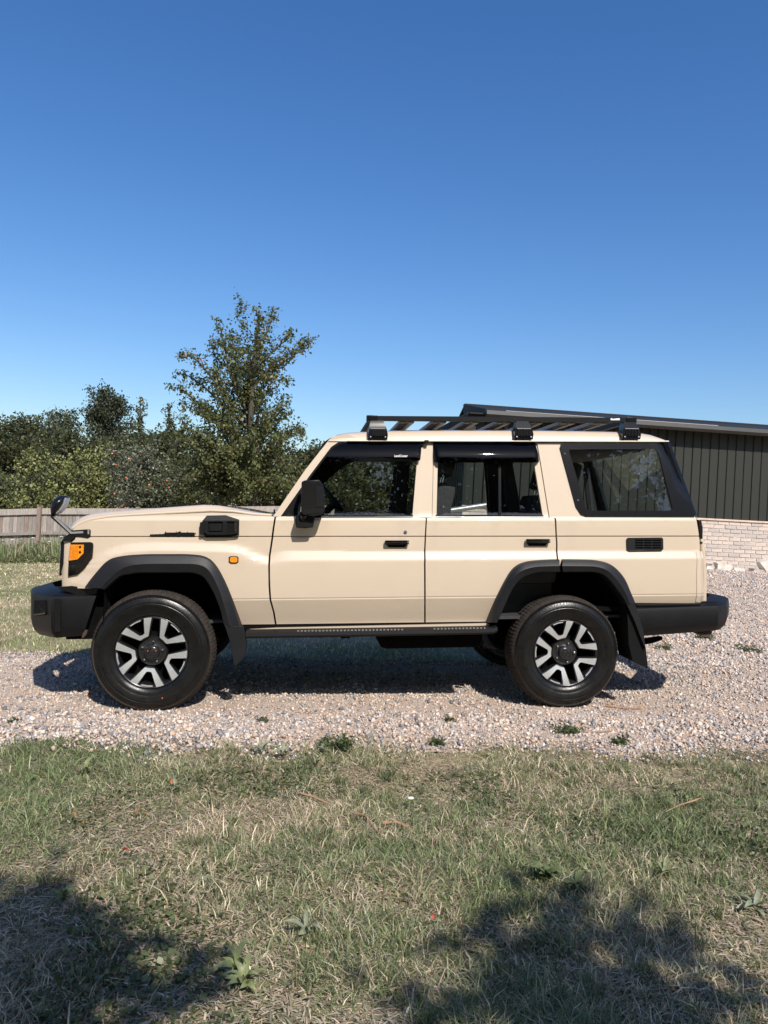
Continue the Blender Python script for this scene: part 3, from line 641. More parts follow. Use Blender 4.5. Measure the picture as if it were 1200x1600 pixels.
# ---- lettering
def text(name, body, px, height, mat, parent, dy, shear=.25, extrude=.002, width=None, ysurf=None):
    cu = bpy.data.curves.new(name, 'FONT'); cu.body = body; cu.size = 1; cu.shear = shear; cu.extrude = 0; cu.resolution_u = 3; cu.offset = .012
    to = bpy.data.objects.new(name, cu); COL.objects.link(to); bpy.context.view_layer.update()
    me = bpy.data.meshes.new_from_object(to.evaluated_get(bpy.context.evaluated_depsgraph_get())); bpy.data.objects.remove(to)
    co = np.array([q.co for q in me.vertices]); w = co[:, 0].max()-co[:, 0].min(); h = co[:, 1].max()-co[:, 1].min()
    x, z = px; V = []
    for q in co:
        X = x+(q[0]-co[:, 0].min())/w*width; Z = z+(q[1]-co[:, 1].min())/h*height
        V.append((X, (yp(X, Z) if ysurf is None else ysurf(X, Z))+dy, Z))
    F = [tuple(p.vertices) for p in me.polygons]; n = len(V); be = {}
    for t in F:
        for i in range(len(t)): be[(t[i], t[(i+1) % len(t)])] = 1
    V2 = V+[(a, b+extrude, c) for a, b, c in V]; F2 = list(F)+[(a, b, b+n, a+n) for (a, b) in be if (b, a) not in be]
    bpy.data.meshes.remove(me); m2 = bpy.data.meshes.new(name); m2.from_pydata(V2, [], F2); m2.update(); return link(name, m2, mat, parent)
a = S(256, 838.2); b = S(306.5, 838.2)
bd = panel('badge', [(234.3,835),(256,834.2),(258,832),(303,832),(305.5,838.6),(234.3,838.9)], M['gloss'], fender, dy=-.003, thick=.004)
text('badge_lettering', 'LandCruiser', S(257, 837.8), .031, M['plastic'], bd, -.006, width=S(306.5, 836)[0]-S(257, 836)[0], extrude=.006)
text('badge_lettering', 'TOYOTA', S(236.5, 837.6), .009, M['darkchrome'], bd, -.0042, shear=.1, width=S(254, 836)[0]-S(236.5, 836)[0], extrude=.002)
vf = lambda X, Z: yp(X, Z)-.040
text('deflector_lettering', 'LandCruiser', ray(616, 714, yp(*S(616, 714))-.040), .016, M['white'], vis1, 0, width=.092, extrude=.001, ysurf=vf)
# ---- handles and locks
for (u0, u1, v, d) in ((600.5, 638, 844, fdoor), (820, 857.5, 842, rdoor)):
    x0, z0 = S(u0, v); x1, _ = S(u1, v); yb = yp(x0, z0-.02)
    h = MB().box((x0, yb-.035, z0-.030), (x1, yb-.008, z0), ch=.009).build('door_handle', M['darkchrome'], d)
    MB().prism([(x0+.008, z0-.028), (x1-.006, z0-.028), (x1-.025, z0-.048), (x0+.03, z0-.048)], yb-.004, yb+.01).build('handle_recess', M['rubber'], h)
    MB().box((x1-.012, yb-.036, z0-.028), (x1+.001, yb-.008, z0-.001), ch=.004).build('handle_cap', M['chrome'], h)
x, z = S(633.4, 831.6); MB().lathe([(0, -.006), (.009, -.006), (.013, -.003), (.0145, .004)], 16, (x, yp(x, z), z)).build('door_lock', M['chrome'], fdoor)
# ---- quarter vent
vt = panel('quarter_vent', [(982,840.3),(1034,839.8),(1036.3,842),(1036.6,858),(1034.5,860.2),(984,861),(980.5,858),(980,842.5)], M['flare'], quarter, dy=-.014, thick=.02)
for k in range(4):
    v0 = 843+k*3.9
    for (ua, ub) in ((992.5,1005),(1006.5,1018),(1019.5,1033)):
        panel('vent_slot', [(ua,v0),(ub,v0),(ub,v0+2.3),(ua,v0+2.3)], M['void'], vt, dy=-.0155, thick=.004)  # raised black strips paint in the dark of the vent openings
# ---- bumpers
def bumper(name, path, zb, zt, deck, mat):
    """path: (x, y) plan points of the near half; section: bottom chamfer, face, top chamfer, deck"""
    full = path+[(x, 2*YC-y) for x, y in path[::-1]]
    rings = []
    n = len(full)
    for i, (x, y) in enumerate(full):
        a = full[max(0, i-1)]; b = full[min(n-1, i+1)]; d = Vector((b[0]-a[0], b[1]-a[1])); nrm = Vector((-d.y, d.x)).normalized()
        c = Vector((deck[0], YC))-Vector((x, y))
        if nrm.dot(c) < 0: nrm = -nrm
        z0, z1 = zb(x), zt(x)
        P = lambda k, z: (x+nrm.x*k, y+nrm.y*k, z)
        rings.append([P(.09, z0+.004), P(.045, z0), P(.012, z0+.035), P(.0, z0+.07), P(.0, z1-.035), P(.006, z1-.012), P(.028, z1), P(.14, z1+deck[1])])
    return MB().loft(rings, closed=True).build(name, mat, car, smooth=30)
def bx(u, v, y): return ray(u, v, y)[0]
def zlin(a, b): return lambda x: float(np.interp(x, (a[0], b[0]), (a[1], b[1])))
pa, pb = ray(60, 995, .2), ray(128, 995.5, .03)
ta, tb = ray(56, 926.5, .2), ray(150, 929, .03)
# the rear edge of the near wing of the bumper slants forwards to the bottom
fb = bumper('front_bumper', [(bx(146, 940, .05), .050), (bx(79.5, 940, .05), .050), (bx(50.5, 940, .27), .27), (bx(46.5, 940, .6), .62)], zlin(pa, pb), zlin(ta, tb), (.0, .03), M['plastic'])
for q in fb.data.vertices:   # slant the trailing edge
    if q.co.x > bx(100, 940, .04):
        lo, hi = pb[1], tb[1]; k = min(1, max(0, (q.co.z-lo)/(hi-lo))); x0 = bx(100, 940, .04); x1 = bx(146, 940, .045)
        q.co.x = x0+(q.co.x-x0)*(bx(129+22*k, 940, .045)-x0)/(x1-x0)
# fog lamp pocket in the corner of the bumper
def bq(u, v, d=0):
    y = float(np.interp(u, (51, 62, 79), (.27, .15, .05)))-d; x, z = ray(u, v, y); return (x, y, z)
def bumper_plate(name, px, mat, d, par):
    n = len(px); V = [bq(u, v, d) for u, v in px]+[tuple(np.array(bq(u, v, d))+np.array((.02, .03, 0))) for u, v in px]
    F = [tuple(range(n))]+[(i, (i+1) % n, n+(i+1) % n, n+i) for i in range(n)]
    return MB().add(V, F).build(name, mat, par, smooth=30)
bumper_plate('fog_lamp_pocket', [(53.5,938.5),(70,938),(71,958.5),(70,961),(52.5,961.5)], M['rubber'], .003, fb)
bumper_plate('fog_lamp_blade', [(54,939),(71,958),(70.5,960)], M['plastic'], .006, fb)
bumper_plate('fog_lamp_lip', [(52.5,959.5),(70.5,957),(70.5,959.5),(52.5,961.5)], M['darkchrome'], .008, fb)
solid('bumper_groove', [(84.5,936),(95,936),(94,987),(86,987)], .0335, .04, M['gloss'], fb, yref=.034)
solid('tow_eye', [(129,990),(133,984.5),(136,986),(135.5,990),(131,996.5),(127.5,997.5)], .05, .075, M['rust'], fb)
solid('bumper_bracket', [(93,917),(112,915.5),(152,921),(150,930),(120,929),(93,921)], .075, .16, M['gloss'], car)
pa, pb = ray(1008, 996.5, .04), ray(1122, 986.5, .06); ta, tb = ray(996, 949, .04), ray(1128, 943.5, .06)
rb = bumper('rear_bumper', [(bx(993, 960, .045), .045), (bx(1122, 960, .045), .045), (bx(1135.5, 960, .11), .11), (bx(1139, 960, .5), .5)], zlin(pa, pb), zlin(ta, tb), (3.2, .012), M['plastic'])
x0, z0 = ray(993, 946, .07); x1, _ = ray(1098, 944, .07)
for k, yy in ((0, .055), (1, .085)): MB().box((x0, yy, z0-.004), (x1-.02, yy+.016, z0+.012), ch=.004).build('bumper_tread_rib', M['plastic'], rb)
MB().box((x0, .10, z0-.02), (x1+.12, 2*YC-.10, z0+.018)).build('bumper_deck', M['plastic'], rb)
solid('reversing_lamp', [(1091,988.5),(1113,986.5),(1112,992),(1102,995.5),(1092,991)], .12, .2, M['rust'], rb)
solid('rear_hook', [(1009,999),(1035,995),(1035,1000),(1020,1005),(1009,1007)], .25, .30, M['under'], car)
# ---- side step
pts = [ray(u, v, -.005) for u, v in ((384,992.5),(433,991.5),(600,989),(755,986.3),(770,985.6),(777,983.5))]
st = MB().loft([[(x, .0, z-.022), (x, .14, z-.03), (x, .17, z+.02), (x, .02, z+.024), (x, -.008, z+.016), (x, -.012, z-.008)] for x, z in pts]).build('side_step', M['plastic'], car, smooth=25)
tr = MB()
for (u0, u1, v0, v1) in ((466, 630, 987.6, 985.4), (679, 762, 984.2, 982.6)):
    for u in np.arange(u0, u1, 5.6):
        x, z = ray(u, v0+(v1-v0)*(u-u0)/(u1-u0), .006); tr.lathe([(0, -.006), (.006, -.005), (.0085, .004)], 8, (x, .0, z+.004))
tr.build('step_studs', M['chrome'], st, smooth=60)['kind'] = 'stuff'
for u in (420, 540, 700): x, z = ray(u, 990, .1); MB().box((x-.03, .1, z-.03), (x+.03, .5, z+.03)).build('step_bracket', M['under'], st)
mirror(st)
# ---- mirrors
dm = solid('door_mirror', [(471,753),(476,750.5),(499,749.5),(505,757),(507.3,770),(507.3,797),(504,803),(491,806.5),(474,804.5),(470.5,800)], -.07, .045, M['gloss'], car, yref=-.07, bevel=.006)
MB().prism([ray(u, v, -.077) for u, v in ((493.5,759.5),(504.8,759.5),(505.5,791.8),(494,792))], -.077, -.06).build('mirror_band', M['plastic'], dm)
MB().prism([ray(u, v, -.074) for u, v in ((475,797),(494,793.5),(505.5,793.5),(504,801),(476,803.5))], -.074, -.06).build('mirror_foot', M['plastic'], dm)
MB().prism([ray(u, v, -.0) for u, v in ((461,812),(463,805),(471,803),(488,804),(492,810),(489,824),(476,825.5),(463,824.5))], -.02, .10, inset=.01).build('mirror_mount', M['plastic'], dm)
MB().tube([(ray(474, 803, -.04)[0], -.04, ray(474, 803, -.04)[1]), (ray(474, 812, .0)[0], .0, ray(474, 812, .0)[1])], .025, 10).build('mirror_arm', M['gloss'], dm)
c = mirror(dm)
# bonnet-corner mirror on its bent arm
yb = .10
wm = empty('wing_mirror', None, car)
mhead = [(80.5,800),(80,792),(83.5,784),(89,777.5),(96,773.8),(104,774.5),(106.5,777.5),(104.5,786),(99,795),(92,802),(86,806),(81,806)]
P = [ray(u, v, yb) for u, v in mhead]; cx = sum(p[0] for p in P)/len(P); cz = sum(p[1] for p in P)/len(P)
rings = []
for k, (w, y) in enumerate(((.25, yb-.075), (.72, yb-.058), (.95, yb-.025), (1, yb), (.95, yb+.03), (.72, yb+.06), (.25, yb+.075))): rings.append([(cx+(a-cx)*w, y, cz+(b-cz)*w) for a, b in P])
MB().loft(rings).build('mirror_housing', M['gloss'], wm, smooth=60)
MG = [ray(u, v, yb) for u, v in ((106.2,778.5),(104.5,786.5),(99,795.5),(92,802.5),(90.5,802),(96,794),(101.5,785),(105,777.5))]
MB().prism(MG, yb-.045, yb+.045).build('mirror_rim', M['silver'], wm, smooth=50)
ap = [ray(u, v, yb) for u, v in ((80,804),(84,806),(112,829.5),(141,826.8),(143,829),(142.5,838),(139,841),(118,838),(109,834),(81,809))]
MB().prism(ap, yb-.02, yb+.02, inset=.004).build('mirror_arm', M['gloss'], wm)
for q in (((81.5,806.5),(86.5,807),(112.5,831),(130,829.8),(130,833),(110.5,834)), ((137,827.5),(139.5,827.5),(139.5,834.5),(137,834.5))):
    MB().prism([ray(u, v, yb-.02) for u, v in q], yb-.0225, yb-.018).build('arm_trim', M['silver'], wm)
MB().prism([ray(u, v, .12) for u, v in ((99,845.5),(103,838.5),(110,834.5),(122,836),(120,842),(114,846.5))], .075, .16, inset=.008).build('mirror_base', M['gloss'], wm)
# ---- roof rack
rack = empty('roof_rack', None, car)
yr = .20; ra = ray(579, 653.6, yr); rbk = ray(990, 656.5, yr)
def zr(x): return ra[1]+(rbk[1]-ra[1])*(x-ra[0])/(rbk[0]-ra[0])
def rail(y):
    o = MB().loft([[(x, y-.016, zr(x)-.017), (x, y+.02, zr(x)-.017), (x, y+.02, zr(x)+.014), (x, y-.010, zr(x)+.016), (x, y-.016, zr(x)+.010)] for x in np.linspace(ra[0], rbk[0], 12)]).build('side_rail', M['plastic'], rack, smooth=30); return o
r1 = rail(yr); rail(2*YC-yr)
for x in (ra[0]+.012, rbk[0]-.02):
    MB().box((x-.02, yr-.02, zr(x)-.02), (x+.02, 2*YC-yr+.02, zr(x)+.014), ch=.006).build('end_rail', M['plastic'], rack)
    for y in (yr, 2*YC-yr): MB().box((x-.04, y-.022, zr(x)-.021), (x+.035, y+.025, zr(x)+.019), ch=.005).build('corner_joint', M['gloss'], rack)
M['slat'] = pbr('rack_slat', (.20, .185, .16), .5, var=.1, vscale=20)  # tan tone paints in the light bounced up from the roof
for k in range(7):
    x = bx(634+k*50.5, 660, yr)+.01
    if x > rbk[0]-.08: break
    o = MB().box((x-.05, yr+.01, zr(x)-.028), (x-.006, 2*YC-yr-.01, zr(x)-.005)).box((x+.006, yr+.01, zr(x)-.028), (x+.05, 2*YC-yr-.01, zr(x)-.005)).box((x-.006, yr+.01, zr(x)-.022), (x+.006, 2*YC-yr-.01, zr(x)-.005)).build('slat', M['slat'], rack, bevel=.003)
for u in (591, 818.5, 986.5):
    x, zc = ray(u, 672, .165); zt = zr(x)-.015
    for sgn in (0, 1):
        my = (lambda y: y) if sgn == 0 else (lambda y: 2*YC-y)
        ft = MB().loft([[(x-.068, my(.160), zc-.065), (x+.062, my(.160), zc-.065), (x+.062, my(.215), zc-.03), (x-.068, my(.215), zc-.03)], [(x-.068, my(.150), zc-.03), (x+.064, my(.150), zc-.03), (x+.06, my(.23), zc), (x-.064, my(.23), zc)], [(x-.062, my(.152), zc+.012), (x+.055, my(.152), zc+.012), (x+.05, my(.24), zc+.02), (x-.058, my(.24), zc+.02)], [(x-.05, my(.18), zt), (x+.035, my(.18), zt), (x+.035, my(.235), zt), (x-.05, my(.235), zt)]]).build('rack_foot', M['gloss'], rack, smooth=25)
        if sgn == 0:
            MB().box((x-.052, .147, zc+.006), (x+.045, .153, zc+.011)).build('foot_strip', M['silver'], ft)
            for i in range(9): MB().box((x-.046+i*.0105, .144, zc-.042), (x-.041+i*.0105, .152, zc+.003)).build('foot_rib', M['plastic'], ft)
            for i in (-1, 1): MB().lathe([(0, -.006), (.007, -.004), (.008, .006)], 8, (x+i*.05-.003, .153, zc-.05)).build('foot_bolt', M['chrome'], ft)
lx, lz = ray(954, 656.6, yr-.017)
MB().prism([(lx, lz), (lx+.066, lz+.001), (lx+.066, lz+.014), (lx+.034, lz+.013), (lx+.032, lz+.007), (lx+.026, lz+.014), (lx+.018, lz+.006), (lx+.010, lz+.015), (lx, lz+.012)], yr-.0185, yr-.016).build('rack_logo', M['white'], r1)
# ---- wheels
def make_wheel(full=True):
    w = empty('wheel', None, car)
    R = .386; prof = [(.222,.034),(.228,.022),(.236,.016),(.246,.010),(.262,.004),(.266,.0045),(.270,.002),(.292,-.003),(.305,-.0035),(.308,-.001),(.313,-.001),(.316,-.004),(.332,.0),(.346,.008),(.350,.007),(.353,.012),(.362,.022),(.372,.036),(.379,.052),(.3835,.072),(.385,.09),(.377,.092),(.377,.100),(.3855,.102),(.386,.1325)]
    full_p = prof+[(r, .265-y) for r, y in prof[::-1][1:]]; m = len(full_p); ntread = set(j for j, (r, y) in enumerate(full_p) if r > .360)
    def rf(k, j, r):
        if j in ntread and r > .378: return r-(.004 if (k % 3 == 0) else 0)
        if j in ntread: return r-(.0025 if (k % 3 == 0) else 0)
        return r
    mb = MB(); mb.lathe(full_p, 288, rfun=rf)
    for k in range(96):   # fine ribs on the shoulder of the sidewall
        if k % 24 < 17: a = rad(360*k/96); c_, s_ = math.cos(a), math.sin(a); mb.add([((r*c_-w_*s_), y, (r*s_+w_*c_)) for r, y, w_ in ((.334, -.0015, -.0022), (.334, -.0015, .0022), (.347, .0065, .0022), (.347, .0065, -.0022), (.334, .004, -.0022), (.334, .004, .0022), (.347, .012, .0022), (.347, .012, -.0022))], [(0, 1, 2, 3), (0, 1, 5, 4), (2, 3, 7, 6), (1, 2, 6, 5), (3, 0, 4, 7)])
    ty = mb.build('tyre', [M['tyre'], M['tread']], w, smooth=40)
    mi = [1 if all((ty.data.vertices[i].co.x**2+ty.data.vertices[i].co.z**2)**.5 > .356 for i in p.vertices) else 0 for p in ty.data.polygons]; ty.data.polygons.foreach_set('material_index', mi)
    MB().lathe([(.226,.03),(.226,.022),(.221,.018),(.214,.022),(.208,.034),(.200,.06),(.198,.2),(.224,.235)], 72).build('rim', M['wheelblack'], w, smooth=50)
    MB().lathe([(.0,.115),(.10,.115),(.18,.125),(.20,.13)], 48).build('wheel_back', M['under'], w)
    return w
def pol(r, a): return (r*math.cos(rad(a)), r*math.sin(rad(a)))
def spokes(w, a0):
    RR_ = .221
    for k in range(5):
        c = a0+72*k
        # black spoke body below the machined face
        out = [(RR_, 31), (RR_, 22), (RR_, 14), (.150, 9.5), (.128, 8.2), (.121, 0), (.128, -8.2), (.150, -9.5), (RR_, -14), (RR_, -22), (RR_, -31), (.160, -26.5), (.108, -19.5), (.095, -14), (.092, 0), (.095, 14), (.108, 19.5), (.160, 26.5)]
        dish = lambda r: .022+.03*((1-min(1, r/.221))**1.2)
        P = [pol(r, c+a) for r, a in out]; n = len(P)
        top = [(p[0], dish(math.hypot(*p)), p[1]) for p in P]; bot = [(p[0], .085, p[1]) for p in P]
        cx = pol(.16, c)
        arms = [[0, 1, 2, 3, 17], [3, 4, 16, 17], [4, 5, 14, 15, 16], [5, 6, 12, 13, 14], [6, 7, 11, 12], [7, 8, 9, 10, 11]]
        sp = MB().add(top+bot, [tuple(a) for a in arms]+[(i, (i+1) % n, n+(i+1) % n, n+i) for i in range(n)]).build('spoke', [M['wheelblack']], w, smooth=30)
        # machined silver faces, slightly inset
        for sgn in (-1, 1):
            arm = [(.2205, 28.5), (.2205, 16), (.190, 14.2), (.127, 7.5), (.122, 0), (.101, 0), (.101, 8), (.102, 13.5), (.104, 16.5), (.190, 26.5)]
            A = [pol(r, c+sgn*a) for r, a in arm]
            tp = [(p[0], dish(math.hypot(*p))-.003+(.006 if i in (2, 9) and False else 0), p[1]) for i, p in enumerate(A)]
            tp = [(x, y-(.004 if i in (2, 9) else 0), z) for i, (x, y, z) in enumerate(tp)]
            bt = [(x, y+.006, z) for x, y, z in tp]; m = len(tp)
            MB().add(tp+bt, [(0, 1, 2, 9), (9, 2, 3, 8), (3, 4, 6, 7, 8), (4, 5, 6)]+[(i, (i+1) % m, m+(i+1) % m, m+i) for i in range(m)]).build('machined_face', M['alloy'], sp, smooth=20)
        # short rim land inside each fork
        for aa, hw in ((0, 10.5),):
            L_ = [pol(.2205, c+aa-hw), pol(.2205, c+aa), pol(.2205, c+aa+hw), pol(.208, c+aa+hw-1), pol(.208, c+aa), pol(.208, c+aa-hw+1)]
            MB().prism(L_, .0215, .06).build('rim_land', M['alloy'], w)
    MB().lathe([(0,.028),(.030,.028),(.034,.031),(.036,.028),(.043,.029),(.046,.034),(.048,.05),(.062,.056),(.085,.052),(.092,.06),(.095,.1)], 40).build('hub_cap', M['wheelblack'], w, smooth=45)
    MB().lathe([(.016,.0265),(.019,.026),(.021,.0285)], 24).build('hub_ring', M['darkchrome'], w)
    for k in range(5):
        x, z = pol(.0665, a0+36+72*k); MB().lathe([(0, .036), (.006, .037), (.009, .042), (.0105, .062)], 6, (x, 0, z)).build('lug_nut', M['chrome'], w, smooth=30)
z1 = ray(235.5, 1022, .03)[1]; xw2, z2 = ray(885.9, 1021.2, .07)
w1 = make_wheel(); w1.location = (0, .03, z1+.006); w1.scale = (1.025, 1, 1.025); spokes(w1, 46); 
w2 = make_wheel(); w2.location = (xw2, .07, z2); spokes(w2, 33)
for a in (20, 160):
    x, z = pol(.026, a); MB().lathe([(0, .0265), (.004, .027), (.0045, .03)], 8, (x, 0, z)).build('hub_mark', pbr('red_mark', (.6, .05, .02), .5) if 'redmark' not in M else M['redmark'], w1)
x, z = pol(.29, -76); M['redmark'] = pbr('orange_mark', (.6, .12, .03), .6); MB().lathe([(0, -.0045), (.004, -.004), (.0045, .0)], 8, (x, 0, z)).build('tyre_mark', M['redmark'], w1)
def arc_text(w, body, r, a_mid, span, h):
    cu = bpy.data.curves.new('t', 'FONT'); cu.body = body; cu.size = 1; cu.resolution_u = 2; cu.offset = .01
    to = bpy.data.objects.new('t', cu); COL.objects.link(to); bpy.context.view_layer.update()
    me = bpy.data.meshes.new_from_object(to.evaluated_get(bpy.context.evaluated_depsgraph_get())); bpy.data.objects.remove(to)
    co = np.array([q.co for q in me.vertices]); x0, x1 = co[:, 0].min(), co[:, 0].max(); y0, y1 = co[:, 1].min(), co[:, 1].max(); V = []
    for q in co:
        a = a_mid+span*(.5-(q[0]-x0)/(x1-x0)); rr = r+h*(q[1]-y0)/(y1-y0); X, Z = pol(rr, a); V.append((X, -.0062, Z))
    F = [tuple(p.vertices) for p in me.polygons]; m2 = bpy.data.meshes.new('tyre_lettering'); m2.from_pydata(V, [], F); m2.update(); bpy.data.meshes.remove(me)
    return link('tyre_lettering', m2, M['tyre'], w)
for (xx, zz, yy) in ((0, z1, 2*YC-.03), (xw2, z2, 2*YC-.07)):
    w = make_wheel(False); w.location = (xx, yy, zz); w.rotation_euler = (0, 0, math.pi)
# ---- wheel housings and underbody
for I, xc, zc in ((FI, 0, z1), (RI, xw2, z2)):
    C = resample(catmull(I, 4), 40); pts = [ray(u, v, .02) for u, v in C]
    lo = min(p[1] for p in pts)-.1
    pts = [(pts[0][0]-.02, lo)]+pts+[(pts[-1][0]+.02, lo)]
    for far in (0, 1):
        f_ = (lambda y: y) if not far else (lambda y: 2*YC-y)
        mb = MB(); mb.loft([[(x, f_(.03), z), (x, f_(.56), z)] for x, z in pts], closed=False, cap=False)
        n = len(pts); mb.add([(x, f_(.56), z) for x, z in pts], [tuple(range(n))])
        mb.build('wheel_housing', M['under'], car)
zs = ray(500, 985, .1)[1]; xa = ray(365, 980, .1)[0]; xb = ray(770, 980, .1)[0]
un = MB().box((xa, .12, zs+.01), (xb, 2*YC-.12, zs+.05)).box((XFRONT+.05, .56, zs+.02), (xa, 2*YC-.56, zs+.06)).box((xb, .56, zs+.06), (XREAR-.03, 2*YC-.56, zs+.10)).box((xb+.6, .12, zs+.10), (XREAR-.03, 2*YC-.12, zs+.13))
un.build('floor_pan', M['under'], car)
for y in (.5, 2*YC-.5): MB().box((XFRONT+.1, y-.04, zs-.10), (XREAR-.1, y+.04, zs+.03), ch=.01).build('chassis_rail', M['under'], car)
for xx, zz in ((0, z1), (xw2, z2)):
    MB().tube([(xx, .2, zz), (xx, 2*YC-.2, zz)], .045, 12).lathe([(0, -.12), (.09, -.09), (.13, 0), (.09, .09), (0, .12)], 16, (xx, YC+.12, zz)).build('axle', M['under'], car, smooth=50)
    for y in (.42, 2*YC-.42): MB().loft([[(xx-.5, y-.03, zz+.12), (xx-.5, y+.03, zz+.12), (xx-.5, y+.03, zz+.15), (xx-.5, y-.03, zz+.15)], [(xx, y-.03, zz-.06), (xx, y+.03, zz-.06), (xx, y+.03, zz), (xx, y-.03, zz)], [(xx+.5, y-.03, zz+.12), (xx+.5, y+.03, zz+.12), (xx+.5, y+.03, zz+.15), (xx+.5, y-.03, zz+.15)]]).build('leaf_spring', M['under'], car)
MB().box((xa+.35, .75, zs-.16), (xa+.95, 1.15, zs+.02), ch=.05).build('gearbox', M['rust'], car)
MB().tube([(xa+.9, .95, zs-.05), (xw2, .95, z2)], .04, 10).build('driveshaft', M['under'], car)
MB().tube([(xa+.1, .62, zs-.03), (xa+.5, .60, zs-.05), (xb-.3, .62, zs-.02), (xb+.1, .66, zs+.03)], .035, 10).build('exhaust_pipe', M['rust'], car)
MB().box((xb-.75, .28, zs-.17), (xb-.02, .80, zs+.02), ch=.05).build('fuel_tank', M['under'], car); MB().box((xa+.15, 1.0, zs-.17), (xb-.4, 1.45, zs+.02), ch=.04).build('under_light_block', M['under'], car)  # second box added to block light from the far side under the car
x, z = ray(757, 1009, .35); MB().tube([(x, .32, z), (x+.07, .32, z-.02)], [.012, .009], 8).lathe([(0, -.02), (.02, -.01), (.02, .02), (0, .03)], 12, (x, .33, z)).build('damper_mount', M['under'], car, smooth=50)
MB().box((XFRONT+.02, .14, zs-.04), (bx(168, 940, .1), 2*YC-.14, zs+.28)).build('bumper_light_block', M['under'], car)  # dark block added behind the bumper to stop see-through and light holes
# ---- inside
zf = zs+.05; belt = kz(1, 1.2)
MB().box((XFRONT+.75, .16, zf+.0), (XREAR-.08, 2*YC-.16, zf+.02)).build('cabin_floor', M['trim'], car)
xd = bx(452, 806, .12)
MB().loft([[(xd, .16, zf), (xd, 2*YC-.16, zf), (xd-.03, 2*YC-.16, belt+.01), (xd-.03, .16, belt+.01)], [(xd+.32, .16, zf+.3), (xd+.32, 2*YC-.16, zf+.3), (xd+.26, 2*YC-.16, belt-.02), (xd+.26, .16, belt-.02)]]).build('dashboard', M['trim'], car, bevel=.02)
xs_, zs_ = ray(524, 786, 1.30)
swr = MB(); Mx = Matrix.Translation((xs_, 1.30, zs_)) @ Matrix.Rotation(rad(-38), 4, 'Y')
swr.tube([Mx @ Vector((0, .19*math.cos(t), .19*math.sin(t))) for t in np.linspace(0, 2*math.pi, 33)], .016, 8, cap=False)
for a in (90, 200, 340): swr.tube([Mx @ Vector((0, 0, 0)), Mx @ Vector((0, .19*math.cos(rad(a)), .19*math.sin(rad(a))))], .014, 6)
swr.box((-.03, -.07, -.05), (.03, .07, .05), M=Mx, ch=.02); swr.tube([Mx @ Vector((0, 0, 0)), Mx @ Vector((-.35, 0, -.02))], .03, 8); swr.build('steering_wheel', M['plastic'], car, smooth=50)
def seat(x, y, w, back=.62, head=True):
    r = empty('seat', None, car); r.location = (x, y, zf)
    MB().box((-.25, -w/2, .22), (.28, w/2, .38), ch=.05).build('cushion', M['seat'], r, smooth=50)
    Mb = Matrix.Translation((.27, 0, .34)) @ Matrix.Rotation(rad(14), 4, 'Y')
    MB().box((-.05, -w/2, 0), (.09, w/2, back), M=Mb, ch=.05).build('backrest', M['seat'], r, smooth=50)
    MB().box((-.2, -w/2+.05, 0), (.25, w/2-.05, .22)).build('seat_base', M['trim'], r)
    for hy in ((0,) if w < .7 else (-w*.3, w*.3)):
        if head:
            MB().box((-.03, hy-.13, back+.05), (.06, hy+.13, back+.23), M=Mb, ch=.035).build('headrest', M['seat'], r, smooth=50)
            for s in (-.05, .05): MB().tube([Mb @ Vector((.01, hy+s, back-.02)), Mb @ Vector((.01, hy+s, back+.1))], .006, 6).build('headrest_post', M['chrome'], r)
    return r
xs1 = bx(600, 900, .4); seat(xs1, .52, .5); seat(xs1, 2*YC-.52, .5); seat(bx(800, 900, .5), YC, 1.25, .55)
MB().box((RX[2]+.1, .24, GT(1.5)-.05), (RX[-1]-.15, 2*YC-.24, GT(1.5)-.02), ch=.01).build('headlining', M['liner'], car)
for xq in (bx(870, 750, .25), bx(1030, 750, .3)):
    MB().tube([(xq, 2*YC-.25, belt-.1), (xq-.06, 2*YC-.25, belt+.42)], .03, 6).build('pillar_trim', M['trim'], car)
# ---------------------------------------------------------------- the barn (upright in the world, parallel to the car)
M['clad'] = pbr('dark_green_cladding', (.028, .030, .0245), .65, spec=.25, var=.10, vscale=3, bump=.05, bscale=30, stretch=(1, 1, .3))
M['mortar'] = pbr('pale_mortar', (.66, .55, .45), .95, var=.12, vscale=12, bump=.4, bscale=120)
M['brick'] = [pbr('buff_brick_%s' % k, c, .9, var=.13, vscale=14, bump=.5, bscale=80) for k, c in (('pale', (.53, .455, .395)), ('grey', (.48, .42, .37)), ('pink', (.55, .465, .395)), ('dark', (.43, .38, .34)))]
M['roofsheet'] = pbr('dark_roof_sheet', (.022, .023, .024), .6, spec=.2, var=.15, vscale=4)
M['gutter'] = pbr('grey_gutter', (.045, .045, .04), .5, var=.1, vscale=5)
M['palestrip'] = pbr('pale_strip', (.34, .32, .30), .6, var=.1, vscale=10)
M['rubble'] = pbr('white_stone', (.62, .56, .49), .9, var=.2, vscale=9, bump=.6, bscale=25)
BY = 14.5; p0 = W(1100, 887, BY); yaw = rad(7.0)
barn = empty('barn', Matrix.Translation(p0) @ Matrix.Rotation(yaw, 4, 'Z')); tag(barn, 'low barn clad in dark green boards over a pale brick base', 'building')
